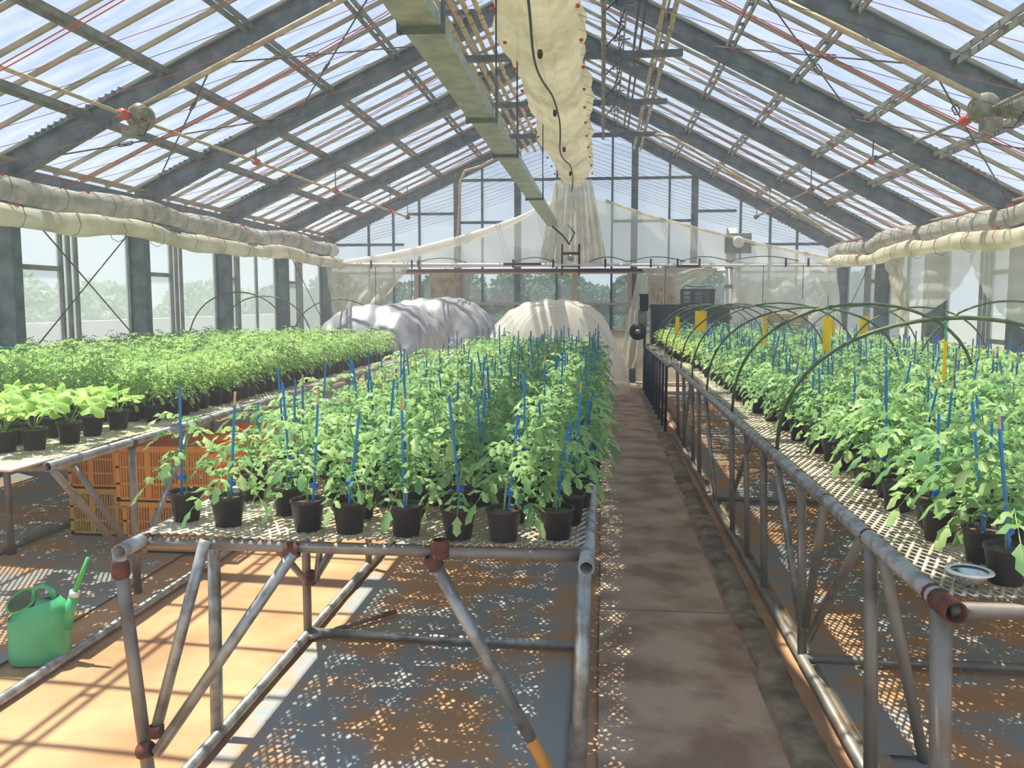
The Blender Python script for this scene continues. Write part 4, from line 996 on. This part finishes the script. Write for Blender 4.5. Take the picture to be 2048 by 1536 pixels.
# yellow sticky traps
def trap(x, y, zt, wd, h, lab, grp=None):
    o = empty('sticky_trap', (x, y, zt-h), lab, 'insect trap', grp)
    MB().box((x-wd/2, y-.002, zt-h), (x+wd/2, y+.002, zt)).build('card', M['yellow'], o)
    MB().tube([(x, y, zt-.01), (x, y, zt+.16)], .004, 4).build('string', M['ribbon'], o)
for px_, yt, yb, wd, Y, lab in ((1355, 633, 668, .05, 11.3, 'narrow yellow sticky trap over the far aisle edge of the right bench'), (1402, 622, 662, .15, 11.4, 'wide yellow sticky trap hung behind the narrow one'),
                          (1530, 632, 690, .035, 8.6, 'slim yellow trap seen edge-on over the right bench'), (1655, 634, 712, .055, 6.5, 'tallest yellow sticky trap, nearest over the right bench'),
                          (1667, 642, 668, .04, 9.9, 'small yellow trap just behind the tallest one'), (1728, 632, 672, .10, 10.2, 'tilted square yellow trap near the right wall side'), (1891, 680, 760, .02, 5.2, 'thin yellow label strip below the nearest hoop')):
    a = at(px_, yt, Y=Y); b = at(px_, yb, Y=Y); trap(a[0], Y, a[2], wd, a[2]-b[2], lab)
# teal canes bundle lying on the left plants
o = empty('cane_bundle', at(30, 697, Y=7.0), 'bundle of teal garden canes lying on the left bench plants', 'canes')
for k in range(7): MB().tube([at(-90, 694+k*2, Y=6.7), at(72-k*3, 697+k*1.2, Y=7.1+.03*k)], .008, 5).build('cane', M['teal'], o)
# tunnels
def tunnel(nm, x0, x1, y0, y1, zt, z0, mt, lab, nh, flare=0, seed=0, close=.16, rise=0):
    root = empty(nm, ((x0+x1)/2, y0, z0), lab, 'film tunnel')
    def fn(u, v):
        y = y0+(y1-y0)*v; ph = math.cos((v-close)*nh*2*PI); sc = (1+.05*ph+rise*v)*(math.sin(PI/2*min(1, v/close+.001))**.6 if close else 1)
        a = PI*u; x = (x0+x1)/2-(x1-x0)/2*math.cos(a)*(1+.02*ph); s = math.sin(a)**.8
        if close: x = (x0+x1)/2+(x-(x0+x1)/2)*(1 if v > close else .55+.45*math.sin(PI/2*v/close)**.7)
        z = z0+(zt-z0)*s*sc+.015*math.sin(u*60+v*9+seed)*s
        if flare and u > .8: x += flare*(u-.8)*5*(1-v*1.0)**2; z -= .45*(u-.8)*5*(1-v)**2
        return (x+.012*math.sin(v*80+u*9), y+.03*math.sin(u*23+seed), z)
    MB().grid(50, 16*nh, fn).build('film', mt, root, True)
    for i in range(nh+1):
        y = y0+(y1-y0)*i/nh; y = y0+(y1-y0)*(close+(1-close)*i/nh); P = [((x0+x1)/2-(x1-x0)/2*.95*math.cos(PI*k/16), y+.02, z0+(zt-z0)*.97*(1+rise*(y-y0)/(y1-y0))*math.sin(PI*k/16)**.8) for k in range(17)]
        MB().tube(P, .012, 6).build('hoop', M['pipe2'], root, True)
tunnel('silver_tunnel', -4.55, -2.80, 12.7, 15.4, 1.53, .74, M['silver'], 'creased silver film tunnel at the far end of the left bench, nearer one', 3, seed=1, close=.22)
tunnel('silver_tunnel', -4.45, -2.40, 15.5, 19.2, 1.62, .74, M['silver'], 'creased silver film tunnel near the end wall, farther one', 4, seed=2, close=.14, rise=.05)
tunnel('white_tunnel', -1.66, .16, 11.7, 17.6, 1.60, .74, M['whitefilm'], 'white film tunnel over the middle bench far end, draped towards the aisle', 4, flare=.30, seed=3, close=.10)

# far-right equipment
tk = empty('water_tank', (1.7, 17.9, .75), 'long dark tank standing at the far end of the right bench', 'tank')
MB().box((1.0, 17.5, .75), (2.55, 18.1, 1.50)).build('tank_body', M['black'], tk)
MB().box((.97, 17.47, 1.47), (2.58, 18.13, 1.55)).build('rim', M['black'], tk)
for i in range(4): MB().box((1.15+i*.4, 17.46, .8), (1.19+i*.4, 17.5, 1.46)).build('rib', M['black'], tk)
def basket(x0, x1, y0, y1, z0, z1, mt, nm, lab, grp=None, hand=None, parts=True, nv=7, nh=3, ang=0):
    """slatted plastic crate: corner posts, rim, base and slats on all four sides"""
    o = empty(nm, ((x0+x1)/2, (y0+y1)/2, z0), lab, 'crate', grp)
    t = .018; X0, X1, Y0, Y1 = x0, x1, y0, y1; h = z1-z0
    for x in (X0, X1-t*1.8):
        for y in (Y0, Y1-t*1.8): MB().box((x, y, z0), (x+t*1.8, y+t*1.8, z1-.02)).build('corner_post', mt, o)
    m = MB(); m.box((X0, Y0, z0), (X1, Y1, z0+.012)); m.build('base', mt, o)
    m = MB(); e_ = .014
    m.box((X0-e_, Y0-e_, z1-.035), (X1+e_, Y0+.012, z1)); m.box((X0-e_, Y1-.012, z1-.035), (X1+e_, Y1+e_, z1)); m.box((X0-e_, Y0, z1-.035), (X0+.012, Y1, z1)); m.box((X1-.012, Y0, z1-.035), (X1+e_, Y1, z1)); m.build('rim', mt, o)
    for k in range(nh+1):
        z = z0+.0+(h-.045)*k/nh; m = MB(); hh = .03 if k in (0,) else .016
        m.box((X0, Y0, z), (X1, Y0+.010, z+hh)); m.box((X0, Y1-.010, z), (X1, Y1, z+hh)); m.box((X0, Y0, z), (X0+.010, Y1, z+hh)); m.box((X1-.010, Y0, z), (X1, Y1, z+hh)); m.build('band', mt, o)
    m = MB(); nx = int((X1-X0)/.021)
    for k in range(1, nx): x = X0+(X1-X0)*k/nx; m.box((x-.0045, Y0+.001, z0), (x+.0045, Y0+.007, z1-.03)); m.box((x-.0045, Y1-.007, z0), (x+.0045, Y1-.001, z1-.03))
    ny = int((Y1-Y0)/.021)
    for k in range(1, ny): y = Y0+(Y1-Y0)*k/ny; m.box((X0+.001, y-.0045, z0), (X0+.007, y+.0045, z1-.03)); m.box((X1-.007, y-.0045, z0), (X1-.001, y+.0045, z1-.03))
    m.build('slats', mt, o, kind='stuff')
    for k in (1, 2):
        x = X0+(X1-X0)*k/3; MB().box((x-.02, Y0-.004, z0+.02), (x+.02, Y0+.006, z1-.03)).build('upright', mt, o)
    if hand: 
        for y in (Y0+.05, Y1-.05): MB().tube([(X0+.03, y, z1-.03), (X0+.06, y, z1+.08), ((X0+X1)/2, y, z1+.06), (X1-.06, y, z1+.08), (X1-.03, y, z1-.03)], .013, 6).build('handle', hand, o, True)
    return o
basket(1.60, 2.25, 17.55, 18.0, 1.555, 1.86, M['blackpl'], 'harvest_crate', 'black crate with green carrying handles on top of the dark tank', hand=M['teal'])
pm = empty('circulation_fan', (.72, 17.0, .75), 'black fan motor on a bracket at the far bench corner by the aisle', 'fan')
MB().box((.72, 17.0, 1.42), (.90, 17.2, 1.76)).build('control_box', M['black'], pm)
MB().box((.70, 16.98, 1.44), (.73, 17.15, 1.72)).build('box_cover', M['plate'], pm)
MB().lathe([(0, -.09), (.15, -.08), (.17, -.03), (.17, .03), (.15, .08), (0, .09)], (.70, 16.95, 1.02), 18, ax=(.3, -1, 0)).build('fan_housing', M['black'], pm, True)
MB().lathe([(0, -.05), (.05, -.05), (.05, .07), (0, .08)], (.68, 16.84, 1.02), 12, ax=(.3, -1, 0)).build('hub', M['pipe2'], pm, True)
MB().box((.70, 17.0, 1.12), (.88, 17.15, 1.42)).build('motor_block', M['motor'], pm)
MB().beam((.84, 17.1, .70), (.84, 17.1, 1.5), .05, .05).build('post', M['black'], pm)
wc = empty('wooden_crate', (3.3, 15.6, .75), 'pale wooden crate standing at the far right behind the seedlings', 'crate')
for k in range(4): MB().box((2.98, 15.45+.0, .76+k*.155), (3.60, 15.47, .90+k*.155)).build('plank', M['wood'], wc)
for x in (2.98, 3.57): MB().box((x, 15.47, .76), (x+.03, 15.85, 1.37)).build('side_board', M['wood'], wc)
MB().box((2.93, 15.42, 1.37), (3.65, 15.9, 1.40)).build('lid', M['wood'], wc)
# tin funnel dish on the right bench
fd = empty('metal_bowl', (1.13, 2.66, .752), 'shiny metal dish with white rim on the mesh of the right bench near corner', 'bowl')
c = (1.125, 2.665, .800)
MB().lathe([(.012, -.046), (.02, -.044), (.050, -.012), (.056, 0), (.057, -.003), (.050, -.016), (.02, -.048), (.012, -.048)], c, 28).build('dish', M['chrome'], fd, True)
MB().lathe([(.053, 0), (.058, .004), (.067, .002), (.069, -.003), (.062, -.004), (.053, -.003)], c, 28).build('rim', M['white'], fd, True)
# orange and yellow crates by the sandy path
basket(-3.57, -2.87, 5.92, 6.44, G+.02, .125, M['orange'], 'harvest_crate', 'orange slatted crate on the ground, lower of the front stack')
basket(-3.60, -2.84, 5.90, 6.46, .13, .55, M['orange'], 'harvest_crate', 'deep orange slatted crate, top of the front stack')
basket(-4.26, -3.66, 6.32, 6.82, G+.02, .12, M['yellowc'], 'harvest_crate', 'yellow slatted crate on the ground at the left of the stacks')
basket(-4.26, -3.66, 6.32, 6.82, .125, .51, M['orange'], 'harvest_crate', 'orange crate standing on the yellow crate')
basket(-3.20, -2.58, 6.70, 7.2, G+.02, .14, M['orange'], 'harvest_crate', 'orange crate behind the stacks, lower one')
basket(-3.20, -2.58, 6.70, 7.2, .145, .54, M['orange'], 'harvest_crate', 'orange crate behind the stacks, upper one')
# watering can
wcn = empty('watering_can', (-2.95, 4.05, G), 'green plastic watering can with long spout on the sandy ground', 'watering can')
q = Matrix.Translation((-2.93, 4.04, G+.012)) @ Matrix.Rotation(math.radians(14), 4, 'Z') @ Matrix.Diagonal((1.02, 1.15, 1.36, 1))
def tp(p): return tuple(q @ Vector(p))
def canbody(u, v):
    a = 2*PI*u; prof = [(0, .90), (.02, .98), (.15, 1.0), (.7, .97), (.86, .93), (1.0, .70)]
    s = v
    for (t0, r0), (t1, r1) in zip(prof[:-1], prof[1:]):
        if t0 <= s <= t1: k = r0+(r1-r0)*(s-t0)/(t1-t0)
    ex = 3.2; cx, sy = math.cos(a), math.sin(a)
    x = .145*k*abs(cx)**(2/ex)*(1 if cx > 0 else -1); y = .075*k*abs(sy)**(2/ex)*(1 if sy > 0 else -1)
    top = .23+.03*(x/.145)*(s > .8)
    return tp((x, y, top*s))
m = MB(); m.grid(36, 14, canbody); m.lathe([(.0, .003), (.12, .003)], (0, 0, 0), 4); m.v[-8:] = [tp((sx_*.10, sy_*.05, .004)) for sx_, sy_ in ((0, 0),)*4+((1, 1), (-1, 1), (-1, -1), (1, -1))]
m.build('body', M['green'], wcn, True)
m = MB(); n = 20
m.tube([tp((-.075+.068*math.cos(2*PI*k/n), .056*math.sin(2*PI*k/n), .240+.012*math.cos(2*PI*k/n)+.030*math.sin(2*PI*k/n))) for k in range(n+1)], .007, 6); m.build('filler_rim', M['greenl'], wcn, True)
m = MB(); m.grid(16, 1, lambda u, v: tp((-.075+.066*v*math.cos(2*PI*u), .054*v*math.sin(2*PI*u), .233+.030*v*math.sin(2*PI*u)))); m.build('filler_opening', M['hoop'], wcn)
m = MB(); m.grid(12, 4, lambda u, v: tp((.02+.12*v-.02, (.05*(1-v*.2))*math.cos(PI*u), .20+.045*math.sin(PI*u)*(1-v*.35)))); m.build('shoulder', M['green'], wcn, True)
m = MB(); m.tube([tp((-.02, 0, .235)), tp((-.01, 0, .285)), tp((.03, 0, .30)), tp((.07, 0, .275)), tp((.085, 0, .235))], .014, 8); m.build('handle', M['green'], wcn, True)
m = MB(); m.tube([tp((.115, 0, .13)), tp((.155, 0, .20)), tp((.175, 0, .25))], [.045, .030, .024], 12); m.build('spout_base', M['green'], wcn, True)
m = MB(); m.tube([tp((.175, 0, .25)), tp((.183, 0, .27))], .026, 12); m.build('collar', M['white'], wcn, True)
m = MB(); m.tube([tp((.183, 0, .27)), tp((.255, 0, .40))], [.015, .010], 10); m.build('spout', M['greenl'], wcn, True)

# ============================================================ OUTSIDE
def crown_me(seed, rx, rz, n, mt, sz=.14):
    r = np.random.RandomState(seed); k = 9
    cs = r.normal(0, 1, (k, 3)); cs /= np.linalg.norm(cs, axis=1)[:, None]; cs *= .55; cr_ = r.uniform(.35, .6, k)
    idx = r.randint(0, k, n); d = r.normal(0, 1, (n, 3)); d /= np.linalg.norm(d, axis=1)[:, None]
    P = cs[idx]+d*(cr_[idx]*r.uniform(.6, 1, n)**.4)[:, None]; P *= np.array([rx, rx, rz])
    a = r.normal(0, 1, (n, 3)); a /= np.linalg.norm(a, axis=1)[:, None]; b = np.cross(a, r.normal(0, 1, (n, 3))); b /= np.linalg.norm(b, axis=1)[:, None]
    s = sz*r.uniform(.6, 1.3, n)[:, None]
    V = np.stack([P-a*s, P+b*s*.5, P+a*s, P-b*s*.5], 1).reshape(-1, 3); Q = np.arange(4*n).reshape(-1, 4)
    return npmesh('crown', V, Q, [mt])
CR = [crown_me(1, 2.0, 1.3, 7000, M['tree'], .12), crown_me(2, 2.1, 1.25, 7000, M['tree'], .12)]
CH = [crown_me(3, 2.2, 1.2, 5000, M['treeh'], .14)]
trunk = MB().tube([(0, 0, 0), (.05, 0, .9), (0, .05, 1.6)], [.12, .1, .06], 8).mesh('trunk', M['bark'], True)
def tree(x, y, me, s, h, lab, grp):
    o = empty('tree', (x, y, G-.03), lab, 'tree', grp); link('trunk', trunk, o, sc=(s, s, h)); c = link('crown', me, o, (0, 0, 1.60*h), (0, 0, x*3), (s, s, s)); 
for i, (x, y) in enumerate([(-7.2, 27), (-5.0, 25.5), (-3.3, 27.5), (-1.4, 25.8), (.6, 27), (2.6, 26), (5.0, 27.5), (7.6, 26.5), (-9.5, 28)]):
    tree(x, y, CR[i % 2], .95+.1*(i % 3), 1.0, 'dark green tree standing outside beyond the end wall', 'trees beyond the end wall')
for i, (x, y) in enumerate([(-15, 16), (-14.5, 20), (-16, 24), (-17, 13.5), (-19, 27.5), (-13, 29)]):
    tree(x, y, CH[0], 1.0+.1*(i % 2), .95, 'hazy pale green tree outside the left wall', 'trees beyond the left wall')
bd = MB().box((-18.5, 21.8, G-.03), (-17.3, 23.2, 4.4)).box((-18.6, 21.7, 4.4), (-17.2, 23.3, 4.5)).build('tower', M['bwhite']); tag(bd, 'narrow white tower block outside the left wall', 'building')
bo = empty('house', (-24, 17, 0), 'white building outside behind the left wall columns', 'building')
MB().box((-27, 15.8, G-.03), (-22, 18.2, 6.2)).build('walls', M['bwhite'], bo)
for k in range(3):
    f_ = MB().box((-22.02, 16.2+k*.7, 3.2), (-21.96, 16.6+k*.7, 4.2)).build('window', M['alu'], bo); MB().box((-21.97, 16.24+k*.7, 3.24), (-21.94, 16.56+k*.7, 4.16)).build('pane', M['bglass'], f_)
lw = MB().box((-9.6, 2, G-.03), (-9.4, 24, 1.25)).build('boundary_wall', M['bwhite']); tag(lw, 'low white boundary wall outside on the left', 'wall', kind='structure')
rw = MB().box((8.0, 2, G-.03), (8.2, 24, 1.35)).build('boundary_wall', M['bwhite']); tag(rw, 'low white boundary wall outside on the right', 'wall', kind='structure')
# ============================================================ HAZE VOLUME added to imitate the washed veil of window reflections
xh0, xh1 = XL+.35, XR-.35; V = []
for y in (.35, 19.35): V += [(xh0, y, G+.05), (xh1, y, G+.05), (xh1, y, roof(xh1)-.25), (XA, y, ZA-.25), (xh0, y, roof(xh0)-.25)]
hz = MB().quadsv(V, [(0, 1, 2, 3, 4), (9, 8, 7, 6, 5)]+[(5+i, 5+(i+1) % 5, (i+1) % 5, i) for i in range(5)])
hm = bpy.data.materials.new('veil_haze'); hm.use_nodes = True; hm.node_tree.nodes.clear()
ho = hm.node_tree.nodes.new('ShaderNodeOutputMaterial'); hs = hm.node_tree.nodes.new('ShaderNodeVolumeScatter')
hs.inputs['Density'].default_value = .010; hs.inputs['Color'].default_value = (1, 1, 1, 1); hm.node_tree.links.new(hs.outputs[0], ho.inputs['Volume'])
tag(hz.build('haze', hm), 'faint bright haze added in the greenhouse as a washed-out veil', 'haze', kind='stuff')
bpy.context.view_layer.update()
